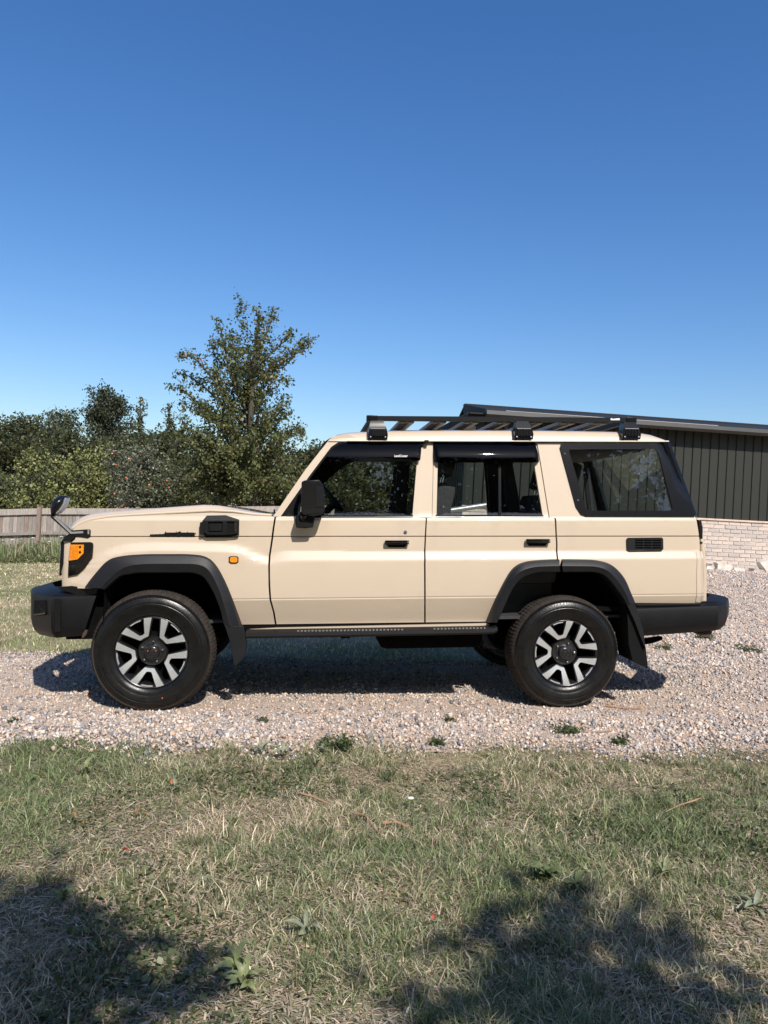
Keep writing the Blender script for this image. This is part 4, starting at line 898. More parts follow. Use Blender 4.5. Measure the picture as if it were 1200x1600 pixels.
# local: x along the wall to the right, y away, z up from the foot of the bricks at photo x=1100
HB = .90; HE_ = 2.62; XL, XR, DEP, XG = -4.70, 5.2, 3.3, -4.15
bk = MB(); bk.box((XL, .012, -.6), (XR, .10, HB)).box((XL+.012, .10, -.6), (XL+.10, DEP, HB)); wall = bk.build('brick_wall', M['mortar'], barn, smooth=None)
brick_me = []
for k in range(5):
    s = np.random.default_rng(k); mb = MB(); mb.box((-.1065, 0, -.0325), (.1065, .05, .0325)); me = mb.mesh('brick')
    bm = bmesh.new(); bm.from_mesh(me); bmesh.ops.bevel(bm, geom=bm.edges[:], offset=.004, segments=1, affect='EDGES')
    for q in bm.verts: q.co += Vector(s.normal(scale=.0018, size=3))
    bm.to_mesh(me); bm.free(); me.materials.append(M['brick'][min(k, 3)]); brick_me.append(me)
r2 = np.random.default_rng(3); rest = MB()
nc = int((HB+.3)/.075)
for c in range(nc):
    z = HB-.0375-.075*c; off = (.1125 if c % 2 else 0)+r2.uniform(-.02, .02)
    x = XL+.1125+off
    while x < XR-.1:
        if -.25 < x < 1.55 and z > -.12:
            o = bpy.data.objects.new('brick', brick_me[r2.choice(5, p=(.34, .24, .22, .10, .10))]); COL.objects.link(o); o.parent = wall
            o.location = (x, r2.uniform(-.004, .003), z+r2.uniform(-.002, .002)); o.rotation_euler = (0, 0, r2.normal(scale=.01))
        else: rest.box((x-.1065, .0, z-.0325), (x+.1065, .05, z+.0325))
        x += .225
    y = .12+off
    while y < DEP: rest.box((XL-.002, y-.1065, z-.0325), (XL+.05, y+.1065, z+.0325)); y += .225
o = rest.build('brick_courses', M['brick'][0], wall, smooth=None); o['kind'] = 'stuff'
MB().box((XL-.02, -.025, HB), (XR, .10, HB+.035), ch=.008).build('ledge', pbr('pink_stone_ledge', (.58, .44, .34), .85, var=.15, vscale=10), barn)
bp = MB(); bp.box((XL+.02, .03, HB+.03), (XR, .09, HE_)).box((XL+.03, .09, HB+.03), (XL+.09, DEP, HE_)); bp.build('wall_backing', M['rubber'], barn, smooth=None)
mb = MB(); mb.loft([[(-.084, .03, 0), (-.079, .0, 0), (-.058, -.004, 0), (.072, .0, 0), (.079, -.012, 0), (.084, .03, 0)], [(-.084, .03, 1), (-.079, .0, 1), (-.058, -.004, 1), (.072, .0, 1), (.079, -.012, 1), (.084, .03, 1)]]); pm = mb.mesh('cladding_board'); pm.materials.append(M['clad'])
for k in range(int((XR-XL)/.174)):
    o = bpy.data.objects.new('cladding_board', pm); COL.objects.link(o); o.parent = barn; o.location = (XL+.09+.174*k, r2.uniform(-.002, .002), HB+.02-r2.uniform(0, .012)); o.scale = (1, 1, HE_-HB-.02)
for k in range(int(DEP/.174)):
    o = bpy.data.objects.new('cladding_board', pm); COL.objects.link(o); o.parent = barn; o.location = (XL+.0, .09+.174*k, HB+.02); o.rotation_euler = (0, 0, rad(-90)); o.scale = (1, 1, HE_-HB-.02)
# roof: low pitch with ridge, verge and gutter
RY, RH = 1.55, .30; ov = .28
gb = MB(); gb.prism([(0, 0), (0, 0), (0, 0)], 0, 0) if False else None
MB().add([(XG+.01, .02, HE_-.01), (XG+.01, DEP, HE_-.01), (XG+.01, RY, HE_+RH-.02), (XG+.06, .02, HE_-.01), (XG+.06, DEP, HE_-.01), (XG+.06, RY, HE_+RH-.02)], [(0, 1, 2), (3, 4, 5), (0, 1, 4, 3), (1, 2, 5, 4), (2, 0, 3, 5)]).build('gable', M['clad'], barn, smooth=None)
def slab(y0, z0, y1, z1, th, name, mat, xl=XG-ov, xr=XR+.3): return MB().add([(xl, y0, z0), (xr, y0, z0), (xr, y1, z1), (xl, y1, z1), (xl, y0, z0-th), (xr, y0, z0-th), (xr, y1, z1-th), (xl, y1, z1-th)], [(0,1,2,3),(7,6,5,4),(0,4,5,1),(1,5,6,2),(2,6,7,3),(3,7,4,0)]).build(name, mat, barn, smooth=None)
slab(-.22, HE_+.03, RY, HE_+RH+.06, .05, 'roof_slope', M['roofsheet']); slab(DEP+.2, HE_-.42, RY, HE_+RH+.06, .05, 'roof_slope', M['roofsheet'])
MB().box((XG-ov, RY-.09, HE_+RH+.045), (XR+.3, RY+.09, HE_+RH+.075)).build('ridge_cap', M['roofsheet'], barn)
MB().loft([[(x, -.32, HE_+.02), (x, -.33, HE_-.05), (x, -.28, HE_-.10), (x, -.22, HE_-.09), (x, -.205, HE_+.0), (x, -.22, HE_+.02)] for x in (XG-ov, XR+.3)]).build('gutter', M['gutter'], barn, smooth=50)
MB().box((XG-ov+.35, -.322, HE_+.022), (XG+4.1, -.25, HE_+.034), ch=.004).build('eaves_strip', M['palestrip'], barn)  # pale strip along part of the roof edge
MB().box((XL-ov-.015, -.30, HE_-.12), (XL-ov+.02, RY, HE_+.0)).build('bargeboard', M['roofsheet'], barn) if False else None
MB().add([(XG-ov-.012, -.28, HE_+.045), (XG-ov-.012, RY, HE_+RH+.07), (XG-ov-.012, RY, HE_+RH-.11), (XG-ov-.012, -.28, HE_-.12), (XG-ov+.02, -.28, HE_+.045), (XG-ov+.02, RY, HE_+RH+.07), (XG-ov+.02, RY, HE_+RH-.11), (XG-ov+.02, -.28, HE_-.12)], [(0,1,2,3),(7,6,5,4),(0,4,5,1),(1,5,6,2),(2,6,7,3),(3,7,4,0)]).build('bargeboard', M['roofsheet'], barn, smooth=None)
MB().box((XL, -.2, HE_-.045), (XR, .02, HE_-.02)).build('soffit', M['roofsheet'], barn)
# downpipe at the near corner and a pale pole resting along the brick base, seen through the rear side window
dp = MB().tube([(XG+.16, -.06, HE_-.1), (XG+.16, -.06, -.1)], .035, 10).build('downpipe', M['gutter'], barn)
q0 = W(694, 799, 13.3); q1 = W(768, 788, 13.35)
o = MB().tube([q0, q1], .045, 12).build('metal_pole', M['silver'], None); tag(o, 'pale metal pole along the brick base, seen through the rear door window', 'pole')
# ---- white stones at the foot of the wall
def stone_slab(u, v, w, h, label, tilt=0, seed=0):
    s = np.random.default_rng(seed); Y = 13.9; p = W(u, v, Y); k = Y/FPX
    mb = MB(); h *= 1.5; mb.box((-w*k/2, -.10, 0), (w*k/2, .10, h*k)); me = mb.mesh('stone_slab'); bm = bmesh.new(); bm.from_mesh(me); bmesh.ops.subdivide_edges(bm, edges=bm.edges[:], cuts=2, use_grid_fill=True)
    for q in bm.verts: q.co += Vector(s.normal(scale=.012, size=3)); q.co.x *= 1-.25*abs(q.co.y)/.1*s.random()
    bm.to_mesh(me); bm.free()
    o = link('stone_slab', me, M['rubble'], None, Matrix.Translation(p+Vector((0, 0, .015))) @ Matrix.Rotation(yaw+s.uniform(-.1, .1), 4, 'Z') @ Matrix.Rotation(tilt, 4, 'Y'), 40); tag(o, label, 'stone', 'white stones at the foot of the barn wall')
stone_slab(1127, 894, 25, 8, 'longest low white stone at the brick base, right behind the car tail', .10, 1)
stone_slab(1149, 900.5, 22, 8, 'flat white stone in the middle of the row at the brick base', .08, 2)
stone_slab(1184, 903.5, 27, 8.5, 'wide white stone lying in front of the upright slab by the wall', .05, 3)
stone_slab(1202, 897, 20, 16, 'white slab standing on edge against the brick base at the right border', -.5, 4)
stone_slab(1105, 890.5, 12, 5, 'small pinkish stone at the brick base beside the car tail', .2, 5)
# ---------------------------------------------------------------- the wooden fence
M['wood'] = [pbr('weathered_board_%s' % k, c, .9, var=.25, vscale=7, bump=.5, bscale=30, stretch=(6, 6, .6)) for k, c in (('grey', (.26, .225, .195)), ('brown', (.24, .18, .14)), ('pale', (.36, .31, .27)))]
FY = 21.0; r3 = np.random.default_rng(12)
f0 = W(64, 871, FY); fence = empty('board_fence', Matrix.Translation(f0)); tag(fence, 'weathered grey wooden board fence with two rails behind the lawn', 'fence')
def FP(u, v, Y=FY): return W(u, v, Y)-f0
TOPV = lambda u: np.interp(u, (-120, 0, 60, 64.1, 185, 360, 520), (799, 797.5, 794.5, 794, 795.2, 791.5, 790))
BOTV = lambda u: np.interp(u, (-120, 520), (874, 866))
uu = -118.0; k = 0
while uu < 520:
    w = r3.uniform(5.2, 6.4); a = FP(uu+w/2, TOPV(uu)+2.5+r3.uniform(-.4, .5)); b = FP(uu+w/2, BOTV(uu)); hw = w*FY/FPX/2-.004; yy = r3.uniform(-.006, .006)
    MB().box((a.x-hw, a.y+yy+.02, b.z), (a.x+hw, a.y+yy+.04, a.z)).build('board', M['wood'][r3.choice(3, p=(.6, .18, .22))], fence, smooth=None); uu += w
for (u0, u1) in ((-118, 62), (66, 217), (217, 360), (360, 518)):
    for (dv, th, pr, mi) in ((0, 9.5, -.035, 2), (36.5, 4.6, -.06, 0)):
        a = FP(u0, TOPV(u0)+dv); b = FP(u1, TOPV(u1)+dv); t = th*FY/FPX
        MB().loft([[(p.x, p.y+.018, p.z), (p.x, p.y+.018, p.z-t), (p.x, p.y+pr, p.z-t), (p.x, p.y+pr, p.z)] for p in (a, b)]).build('rail', M['wood'][mi], fence, smooth=None)
for u in (-90, 64, 217, 360, 505):
    a = FP(u, TOPV(u)-2.5); b = FP(u, BOTV(u)+2); MB().box((a.x-.05, a.y-.12, b.z), (a.x+.05, a.y-.03, a.z), ch=.006).build('post', M['wood'][1], fence, smooth=None)
# ---------------------------------------------------------------- trees and shrubs
M['bark'] = pbr('bark', (.075, .06, .048), .95, var=.3, vscale=12, bump=.7, bscale=25, stretch=(1, 1, .3))
M['palebark'] = pbr('pale_bark', (.40, .36, .31), .9, var=.25, vscale=9, bump=.4, bscale=20)
M['leaf'] = attrmat('leaf', .45, trans=.34, spec=.45)
M['fruit'] = pbr('ripe_apple', (.50, .13, .05), .35, var=.4, vscale=6)
def leaf_mesh(name, C, L, cols, wr=.30, up=.35):
    n = len(C); d = rng.normal(size=(n, 3)); d[:, 2] -= .25; d /= np.linalg.norm(d, axis=1)[:, None]
    nn = rng.normal(size=(n, 3)); nn[:, 2] += up*2.0; s = np.cross(d, nn); s /= np.linalg.norm(s, axis=1)[:, None]+1e-9; nn = np.cross(s, d)
    L = L[:, None]; f = nn*L*.10
    V = np.stack([C, C+d*L*.5+s*L*wr+f, C+d*L, C+d*L*.5-s*L*wr+f], 1).reshape(-1, 3)
    return np_mesh(name, V, 4*np.arange(n)[:, None]+np.array([[0, 1, 2, 3]]), np.repeat(cols, 4, 0))
def pal(cols, n, lo=.7, hi=1.3):
    cols = np.array(cols); return cols[rng.integers(0, len(cols), n)]*rng.uniform(lo, hi, (n, 1))
DARK = [(.068,.080,.028),(.054,.066,.024),(.092,.10,.038),(.078,.080,.032)]
MID = [(.10,.12,.042),(.082,.10,.035),(.125,.14,.054),(.10,.108,.046)]
PEAR = [(.12,.14,.043),(.15,.16,.055),(.09,.11,.034),(.17,.155,.062),(.13,.14,.052)]
LIGHT = [(.26,.275,.09),(.21,.23,.075),(.32,.32,.125),(.17,.19,.065)]
GREYG = [(.16,.175,.105),(.20,.21,.135),(.26,.26,.18),(.12,.135,.07)]
def grow(limbs, step, sig, per, twig, rr):
    """leaf centres along polyline limbs (each an (n,3) array) and on short side twigs; returns centres and twig segments"""
    C = []; T = []
    for P in limbs:
        P = np.asarray(P, float); d = np.r_[0, np.cumsum(np.linalg.norm(np.diff(P, axis=0), axis=1))]; m = max(2, int(d[-1]/step))
        for t in np.linspace(.18*d[-1], d[-1], m):
            c = np.array([np.interp(t, d, P[:, k]) for k in range(3)]); e = 1-.45*t/d[-1]
            v = rr.normal(size=3); v[2] = abs(v[2])*.6+.1; v /= np.linalg.norm(v); q = c+v*twig*e*rr.uniform(.4, 1.2); T.append((c, q))
            k = rr.poisson(per)
            if k: C.append(c+(q-c)*rr.random((k, 1))+rr.normal(scale=sig*e, size=(k, 3)))
    return np.concatenate(C), T
def tree(name, label, cat, base, H, crown, limbs_n, per, leafL, cols, seed, group=None, trunk_r=None, lean=0, bark=None, spread=1.0, z0=.2, sig=.13, twig=.5, up=.55, fruits=0, limbs=None, step=.16, shape=1.0):
    rr = np.random.default_rng(seed); base = Vector(base); root = empty(name, Matrix.Translation(base)); tag(root, label, cat, group)
    tr = trunk_r or H*.016; top = np.array((lean*H, rr.normal(scale=.02)*H, H))
    tp = [np.array((0, 0, -.3)), np.array((lean*H*.2, 0, H*.35)), np.array((lean*H*.6, rr.normal(scale=.015)*H, H*.7)), top]
    TP = np.array(catmull(tp, 5)); tz = TP[:, 2]
    if limbs is None:
        limbs = [TP[tz > z0*H]]
        for i in range(limbs_n):
            f = z0+(.96-z0)*(i+rr.random())/limbs_n; b = np.array([np.interp(f*H, tz, TP[:, k]) for k in range(3)]); a = rr.uniform(0, 2*math.pi)
            rel = (f-z0)/(1-z0); ln = crown*(math.sin(math.pi*min(1, .12+.88*rel**.8))**.7+.12)*rr.uniform(.65, 1.15)*spread if shape == 1.0 else crown*(1-rel*.75)*rr.uniform(.6, 1.15)
            dirv = np.array((math.cos(a), math.sin(a), up*rr.uniform(.5, 1.5))); e = b+dirv*ln; mid = (b+e)/2+rr.normal(scale=.08*ln, size=3)+np.array((0, 0, -.06*ln)); limbs.append(np.array(catmull([b, mid, e], 4)))
            if ln > .8:
                for s in range(2): q = b+(e-b)*rr.uniform(.35, .8); v = rr.normal(size=3); v[2] = abs(v[2])*.7; limbs.append(np.array([q, q+v/np.linalg.norm(v)*ln*rr.uniform(.3, .55)]))
    C, T = grow(limbs, step, sig, per, twig, rr)
    mb = MB(); mb.tube([Vector(p) for p in TP], list(np.linspace(tr, tr*.18, len(TP))), 8)
    for P in limbs[1:]:
        m = len(P); ln = np.linalg.norm(P[-1]-P[0]); mb.tube([Vector(p) for p in P], list(np.linspace(min(tr*.5, .02+.012*ln), .006, m)), 5)
    for a, b in T[::2]: mb.tube([Vector(a), Vector(b)], [.008, .003], 3, cap=False)
    mb.build('trunk', bark or M['bark'], root, smooth=180)
    n = len(C); link('crown', leaf_mesh('crown', C, leafL*rr.uniform(.65, 1.25, n), pal(cols, n)), M['leaf'], root)
    if fruits:
        fm = MB().lathe([(0, -.034), (.02, -.028), (.034, -.008), (.035, .010), (.022, .030), (.006, .028)], 8).mesh('apple'); fm.materials.append(M['fruit'])
        idx = [i for i in rr.permutation(n) if C[i][1] < -.15*crown][:fruits]
        for i in idx: o = bpy.data.objects.new('apple', fm); COL.objects.link(o); o.parent = root; o.location = C[i]+np.array((0, -.12, -.03)); o.rotation_euler = (rr.uniform(0, 3), 0, rr.uniform(0, 6)); o.scale = (.95,)*3
    return root
def TB(u, Y, v=None): 
    p = W(u, 800, Y); q = R4 @ Vector(((u-600)/FPX*Y, Y, float(gz((u-600)/FPX*Y, Y)))); return Vector((p.x, p.y, q.z if v is None else W(u, v, Y).z))
def TH_(u, v, Y, base): return W(u, v, Y).z-base.z
# -- the tall pear tree, limbs laid out as they grow in the picture
PY = 26.0; pb_ = TB(386, PY); r5 = np.random.default_rng(55)
def PL(pts, dy):
    out = []; n = len(pts)
    for i, (u, v) in enumerate(pts):
        q = W(u, v, PY)-pb_; out.append(np.array((q.x, q.y+dy*i/(n-1), q.z)))
    return np.array(catmull(out, 4))
LP = [([(386,760),(388,650),(391,585),(386,525),(376,492),(372,466)], .0), ([(390,610),(405,545),(419,505),(427,481)], .5), ([(389,620),(403,560),(408,520),(405,492)], -.6),
      ([(388,650),(362,590),(352,540),(346,508)], -.3), ([(387,660),(345,610),(335,565),(322,525)], .7), ([(388,655),(368,600),(362,550),(355,512)], .6),
      ([(391,610),(420,578),(452,556),(489,534)], -.4), ([(391,590),(428,545),(450,525),(452,512)], .4), ([(391,600),(430,570),(462,545),(470,530)], .9), ([(390,640),(420,598),(455,603)], -.8),
      ([(386,660),(340,600),(304,560),(287,563)], -.6), ([(385,670),(330,615),(296,588),(278,582)], .3), ([(385,690),(320,640),(290,612),(270,608)], -.4), ([(384,690),(340,655),(300,640),(276,625)], .8),
      ([(389,700),(425,660),(450,634)], -.5), ([(389,710),(430,660),(448,640)], .9), ([(390,740),(440,690),(465,668),(474,690)], -.3), ([(390,730),(425,690),(470,672)], .8),
      ([(388,640),(395,590),(412,550)], -1.2), ([(388,650),(375,600),(380,560)], -1.3), ([(389,660),(400,620),(425,600)], 1.2), ([(387,670),(365,640),(345,590)], -1.4), ([(388,690),(410,650),(420,630)], -1.5), ([(386,700),(350,670),(330,640)], -1.6), ([(387,680),(380,640),(370,600)], 1.5),
      ([(388,700),(405,670),(425,645)], 1.6), ([(386,700),(360,660),(330,620)], 1.4)]
CB = ((470,368,378),(490,362,384),(508,340,430),(530,318,446),(545,306,482),(575,286,456),(600,274,452),(640,270,452),(660,262,458))
for i in range(9):   # irregular boughs through the upper crown
    v_ = r5.uniform(520, 660); lo = np.interp(v_, [c[0] for c in CB], [c[1] for c in CB]); hi = np.interp(v_, [c[0] for c in CB], [c[2] for c in CB]); u_ = r5.uniform(lo, hi); v0 = min(760, v_+r5.uniform(45, 110))
    LP.append(([(388+(u_-388)*.25, v0), (388+(u_-388)*.6+r5.uniform(-8, 8), v_+r5.uniform(20, 45)), (u_, v_)], r5.uniform(-1.7, 1.7)))
for i in range(60):   # the dense skirt
    a = r5.uniform(255, 482); LP.append(([(386+r5.uniform(-6, 6), r5.uniform(740, 800)), ((386+a)/2, r5.uniform(700, 770)), (a, r5.uniform(652, 790)-(0 if 300 < a < 440 else -22))], r5.uniform(-2.3, 2.3)))
tree('pear_tree', 'tallest tree behind the fence, sparse upper branches reaching right', 'tree', pb_, 8.2, 2, 0, 17, .12, PEAR, 3, trunk_r=.17, limbs=[PL(p, d) for p, d in LP], sig=.14, twig=.42, step=.115, fruits=6)
# -- dark wood behind
GRP = 'dark trees far beyond the fence'
dk = [(-40,48,652,3.6,'dark rounded tree furthest left, mostly outside the picture'),(22,46,640,3.4,'dark rounded tree at the left border, top level with the sky gap'),(68,50,652,3.0,'dark rounded tree second from the left border below the skyline'),
      (118,44,664,2.8,'dark low tree under the gap between the two taller trees'),(205,46,668,3.0,'dark low tree right of the pale-trunked poplar'),(246,40,664,2.6,'dark tree touching the left skirt of the tall pear tree'),
      (300,48,700,3.6,'dark tree hidden low behind the tall pear tree'),(452,50,716,3.4,'dark tree low between pear tree and windscreen pillar'),(506,46,688,3.4,'dark tree rising behind the windscreen pillar of the car'),(556,44,700,3.6,'dark tree seen through the front door window'),(618,46,706,4,'dark tree behind the car between both door windows'),(676,48,720,3.6,'dark tree seen through the rear door window beside the barn end')]
for i, (u, Y, v, cr, lab) in enumerate(dk):
    b = TB(u, Y); tree('dark_tree', lab, 'tree', b, TH_(u, v+15, Y, b), cr, 52, 15, .20, DARK, 100+i, GRP, z0=.10, sig=.24, twig=.8, step=.26, up=.25)
for i, (u, Y, v, cr, lab) in enumerate(((-130,46,668,3.4,'dark tree outside the left border, nearest to it'),(-240,48,664,3.4,'dark tree outside the left border, second from it'),(-370,46,668,3.6,'dark tree outside the left border, third from it'),(1330,40,720,3.4,'dark tree outside the right border behind the barn'),(1480,42,716,3.4,'dark tree outside the right border, further out'))):
    b = TB(u, Y); tree('dark_tree', lab, 'tree', b, TH_(u, v, Y, b), cr, 44, 9, .24, DARK, 150+i, GRP, z0=.10, sig=.26, twig=.8, step=.3, up=.25)
b = TB(163, 60); tree('poplar_tree', 'tall poplar with a pale bare trunk above the dark wood', 'tree', b, TH_(163, 617, 60, b), 1.7, 40, 18, .22, [(.05,.062,.03),(.062,.075,.036),(.045,.055,.028)], 201, bark=M['palebark'], z0=.55, sig=.26, twig=.9, step=.26, trunk_r=.22, up=.9, lean=.005)
b = TB(94, 54); tree('feathery_tree', 'small loose-crowned tree left of the poplar on the skyline', 'tree', b, TH_(94, 643, 54, b), 1.5, 26, 14, .19, DARK, 202, z0=.5, sig=.24, twig=.8, step=.3, up=.6)
for k, (u, v, lab) in enumerate(((216, 624, 'slender young tree with a single shoot above the dark wood'), (262, 634, 'slender young shoot beside the left skirt of the pear tree'))):
    b = TB(u, 30); tree('sapling', lab, 'tree', b, TH_(u, v, 30, b), .6, 30, 12, .11, MID, 210+k, 'slender saplings left of the pear tree', z0=.3, sig=.09, twig=.25, step=.16, up=1.3, shape=0, lean=-.02)
# -- lighter shrubs right behind the fence
lt = [(-8,24,742,1.2,MID,'mid green shrub at the left border behind the fence'),(48,24,700,1.0,LIGHT,'leftmost tall yellow-green shrub with upright shoots'),(88,25,716,1.0,LIGHT,'yellow-green shrub above the round mirror of the car'),(122,24.5,708,1.0,LIGHT,'yellow-green shrub midway between mirror and apple tree'),(152,25,702,1.0,LIGHT,'rightmost yellow-green shrub next to the apple tree')]
for i, (u, Y, v, cr, pc, lab) in enumerate(lt):
    b = TB(u, Y); tree('shrub', lab, 'shrub', b, TH_(u, v, Y, b), cr, 38, 12, .105, pc, 300+i, 'light shrubs behind the fence', z0=.06, sig=.12, twig=.35, step=.15, up=.8, shape=0)
for i, (u, Y, v, cr) in enumerate(((20,26,760,1.5),(70,26.5,752,1.5),(115,26.5,748,1.5),(150,27,745,1.5))):
    b = TB(u, Y); tree('shrub', ['broad olive shrub low at the left behind the fence','broad olive shrub low behind the round mirror','broad olive shrub low behind the bonnet tip','broad olive shrub low beside the apple tree'][i], 'shrub', b, TH_(u, v, Y, b), cr, 44, 12, .11, MID+LIGHT[1:2], 320+i, 'olive shrubs behind the fence', z0=.05, sig=.14, twig=.4, step=.15, up=.5)
b = TB(212, 23.5); tree('apple_tree', 'grey-green apple tree with red fruit behind the fence', 'tree', b, TH_(212, 702, 23.5, b), 1.05, 48, 13, .09, GREYG, 340, z0=.12, sig=.12, twig=.35, step=.14, up=.6, fruits=24)
b = TB(262, 24); tree('shrub', 'dark olive shrub between apple tree and pear tree', 'shrub', b, TH_(262, 728, 24, b), 1.1, 34, 8, .09, MID, 341, z0=.06, sig=.13, twig=.35, step=.15)
# -- trees behind the photographer: their shade lies on the lawn and they mirror in the windows
def behind(x, y, H, cr, seed, lab, n=30, per=9, z0=.3, leaf=.13, sig=.2, twig=.6):
    p = R4 @ Vector((x, y, float(gz(x, y)))); return tree('oak_tree', lab, 'tree', p, H, cr, n, per, leaf, MID, seed, 'trees behind the camera', z0=z0, sig=sig, twig=twig, step=.2, up=.5)
behind(.40, -2.15, 4.70, .52, 401, 'small tree whose crown shades the left of the lawn', 48, 24, .62, .14, .12, .25)
behind(2.2, -2.13, 4.56, .54, 402, 'small tree whose crown shades the right of the lawn', 44, 15, .62, .14, .12, .25)
for i, (x, y, H, cr) in enumerate(((-9,-9.5,9.6,3.0),(-4.8,-10,9.8,3.0),(-.8,-9.6,9.6,2.8),(3.4,-10,9.8,2.8),(8.0,-9.5,9.6,3.2),(13,-10,9.6,3.2))):
    behind(x, y, H, cr, 410+i, 'tall tree in the row behind the camera, %s from the left' % ('first', 'second', 'third', 'fourth', 'fifth', 'sixth')[i], 40, 12, .12, .22, .3, .9)
for i, (x, y, H, cr, lab) in enumerate(((-2.6,-4.9,6.3,1.7,'broad tree added out of view close behind the camera on the left to deepen the shade'),(.9,-6.6,6.6,1.6,'broad tree added out of view straight behind the camera to deepen the shade'),(4.2,-4.9,6.2,1.7,'broad tree added out of view close behind the camera on the right to deepen the shade'),(-5.6,-4.6,6.0,1.6,'broad tree added out of view behind the camera at the far left to deepen the shade'))):
    behind(x, y, H, cr, 430+i, lab, 44, 14, .3, .19, .22, .6)  # broad unseen trees, added to block sky and darken the lawn shade
# ---------------------------------------------------------------- plants and litter on the ground
def GP(u, v):
    Y = 5.0
    for _ in range(12): X = (u-600)/FPX*Y; Y = (CAMH-float(gz(X, Y)))*FPX/(v-800)
    return X, Y, float(gz(X, Y))
# tall weeds along the fence
# clover and other small leaves among the grass
n = 60000; Y = 1.6+2.75*rng.random(n); X = rng.uniform(-1, 1, n)*(.53*Y+.2); k_ = (rng.random(n) < np.clip(5*(vnoise(X, Y, 1.7, 3, 61)-.50), 0, 1)) & (gravel_mask(X, Y) < .0); X, Y = X[k_], Y[k_]
CL = np.stack([X, Y, gz(X, Y)+(vnoise(X, Y, 3, 3, 5)-.5)*.05+rng.uniform(.0, .028, len(X))], -1)
g = link('clover', leaf_mesh('clover', CL, rng.uniform(.009, .026, len(X)), pal([(.13,.16,.065),(.10,.13,.05),(.18,.20,.095),(.085,.105,.045)], len(X)), wr=.42, up=.9), M['leaf'], None, R4); tag(g, 'clover and other small leaves between the grass blades', 'clover', kind='stuff')
n = 20000; X = rng.uniform(-12.5, -3.5, n); Y = 19.2+1.6*rng.random(n); hh = np.clip(vnoise(X, Y, 1.3, 3, 43)-.22, .05, 1)*.85
CL = np.stack([X, Y, gz(X, Y)+hh*rng.random(n)], -1)
g = link('weed_leaves', leaf_mesh('weed_leaves', CL, rng.uniform(.03, .08, n), pal([(.17,.19,.085),(.13,.15,.065),(.23,.23,.125)], n)), M['leaf'], None, R4); tag(g, 'leafy weeds massed along the foot of the fence', 'weeds', kind='stuff')
n = 5200; X = rng.uniform(-12.5, -3.5, n); Y = 19.4+1.5*rng.random(n)
v, f, c = blades(X, Y, rng.uniform(.25, .85, n)*(.4+.9*vnoise(X, Y, .9, 2, 41)), rng.uniform(.012, .03, n), np.full(n, .25), .35, .05)
g = link('tall_weeds', np_mesh('tall_weeds', v, f, c), M['grass'], None, R4); tag(g, 'tall weeds and long grass along the foot of the fence', 'weeds', kind='stuff')
M['petal'] = pbr('white_petal', (.75, .75, .70), .7)
M['stalk'] = pbr('green_stalk', (.09, .12, .045), .7)
for i, (u, v, lab) in enumerate(((54,840,'white umbel flower highest among the weeds, left of the fence post'),(80,846,'white umbel flower low among the weeds right of the post'),(98,838,'white umbel flower beside the nose of the car'),(22,843,'white umbel flower near the left border'))):
    p = W(u, v, 19.6); b = TB(u, 19.6); o = empty('wild_flower', Matrix.Translation(b)); tag(o, lab, 'flower', 'white flowers in the weeds'); h = p.z-b.z
    MB().tube([(0, 0, 0), (.02, 0, h*.6), (0, 0, h)], .006, 5).build('stalk', M['stalk'], o); mb = MB()
    for k in range(16): a = k*2.4; r_ = .045*math.sqrt(k/16); mb.box((r_*math.cos(a)-.007, r_*math.sin(a)-.007, h-.3*r_), (r_*math.cos(a)+.007, r_*math.sin(a)+.007, h-.3*r_+.008))
    mb.build('flower_head', M['petal'], o)
def leaf_shape(L, Wd, n=6, curl=.35, fold=.12):
    V = []; F = []
    for i in range(n+1):
        t = i/n; w = Wd*math.sin(math.pi*min(1, t*.93+.05))**.8*.5; x = L*t; z = L*curl*math.sin(t*2.2)*(.8)-L*.15*t*t
        V += [(x, -w, z+w*fold*3), (x, 0, z), (x, w, z+w*fold*3)]
    for i in range(n): F += [(3*i, 3*i+1, 3*i+4, 3*i+3), (3*i+1, 3*i+2, 3*i+5, 3*i+4)]
    me = bpy.data.meshes.new('leaf'); me.from_pydata(V, [], F); me.update(); me.shade_smooth(); return me
def leafmat(name, c):
    m = pbr(name, c, .5, var=.25, vscale=25, bump=.3, bscale=60); nt = m.node_tree; p = [q for q in nt.nodes if q.type == 'BSDF_PRINCIPLED'][0]
    t = nt.nodes.new('ShaderNodeBsdfTranslucent'); t.inputs[0].default_value = (*c, 1); mx = nt.nodes.new('ShaderNodeMixShader'); mx.inputs[0].default_value = .25
    out = [q for q in nt.nodes if q.type == 'OUTPUT_MATERIAL'][0]; nt.links.new(p.outputs[0], mx.inputs[1]); nt.links.new(t.outputs[0], mx.inputs[2]); nt.links.new(mx.outputs[0], out.inputs[0]); return m
LM = [leafmat('dock_leaf', (.24, .27, .12)), leafmat('weed_leaf', (.13, .16, .065)), leafmat('clover_leaf', (.16, .19, .08)), leafmat('grey_leaf', (.26, .28, .18))]
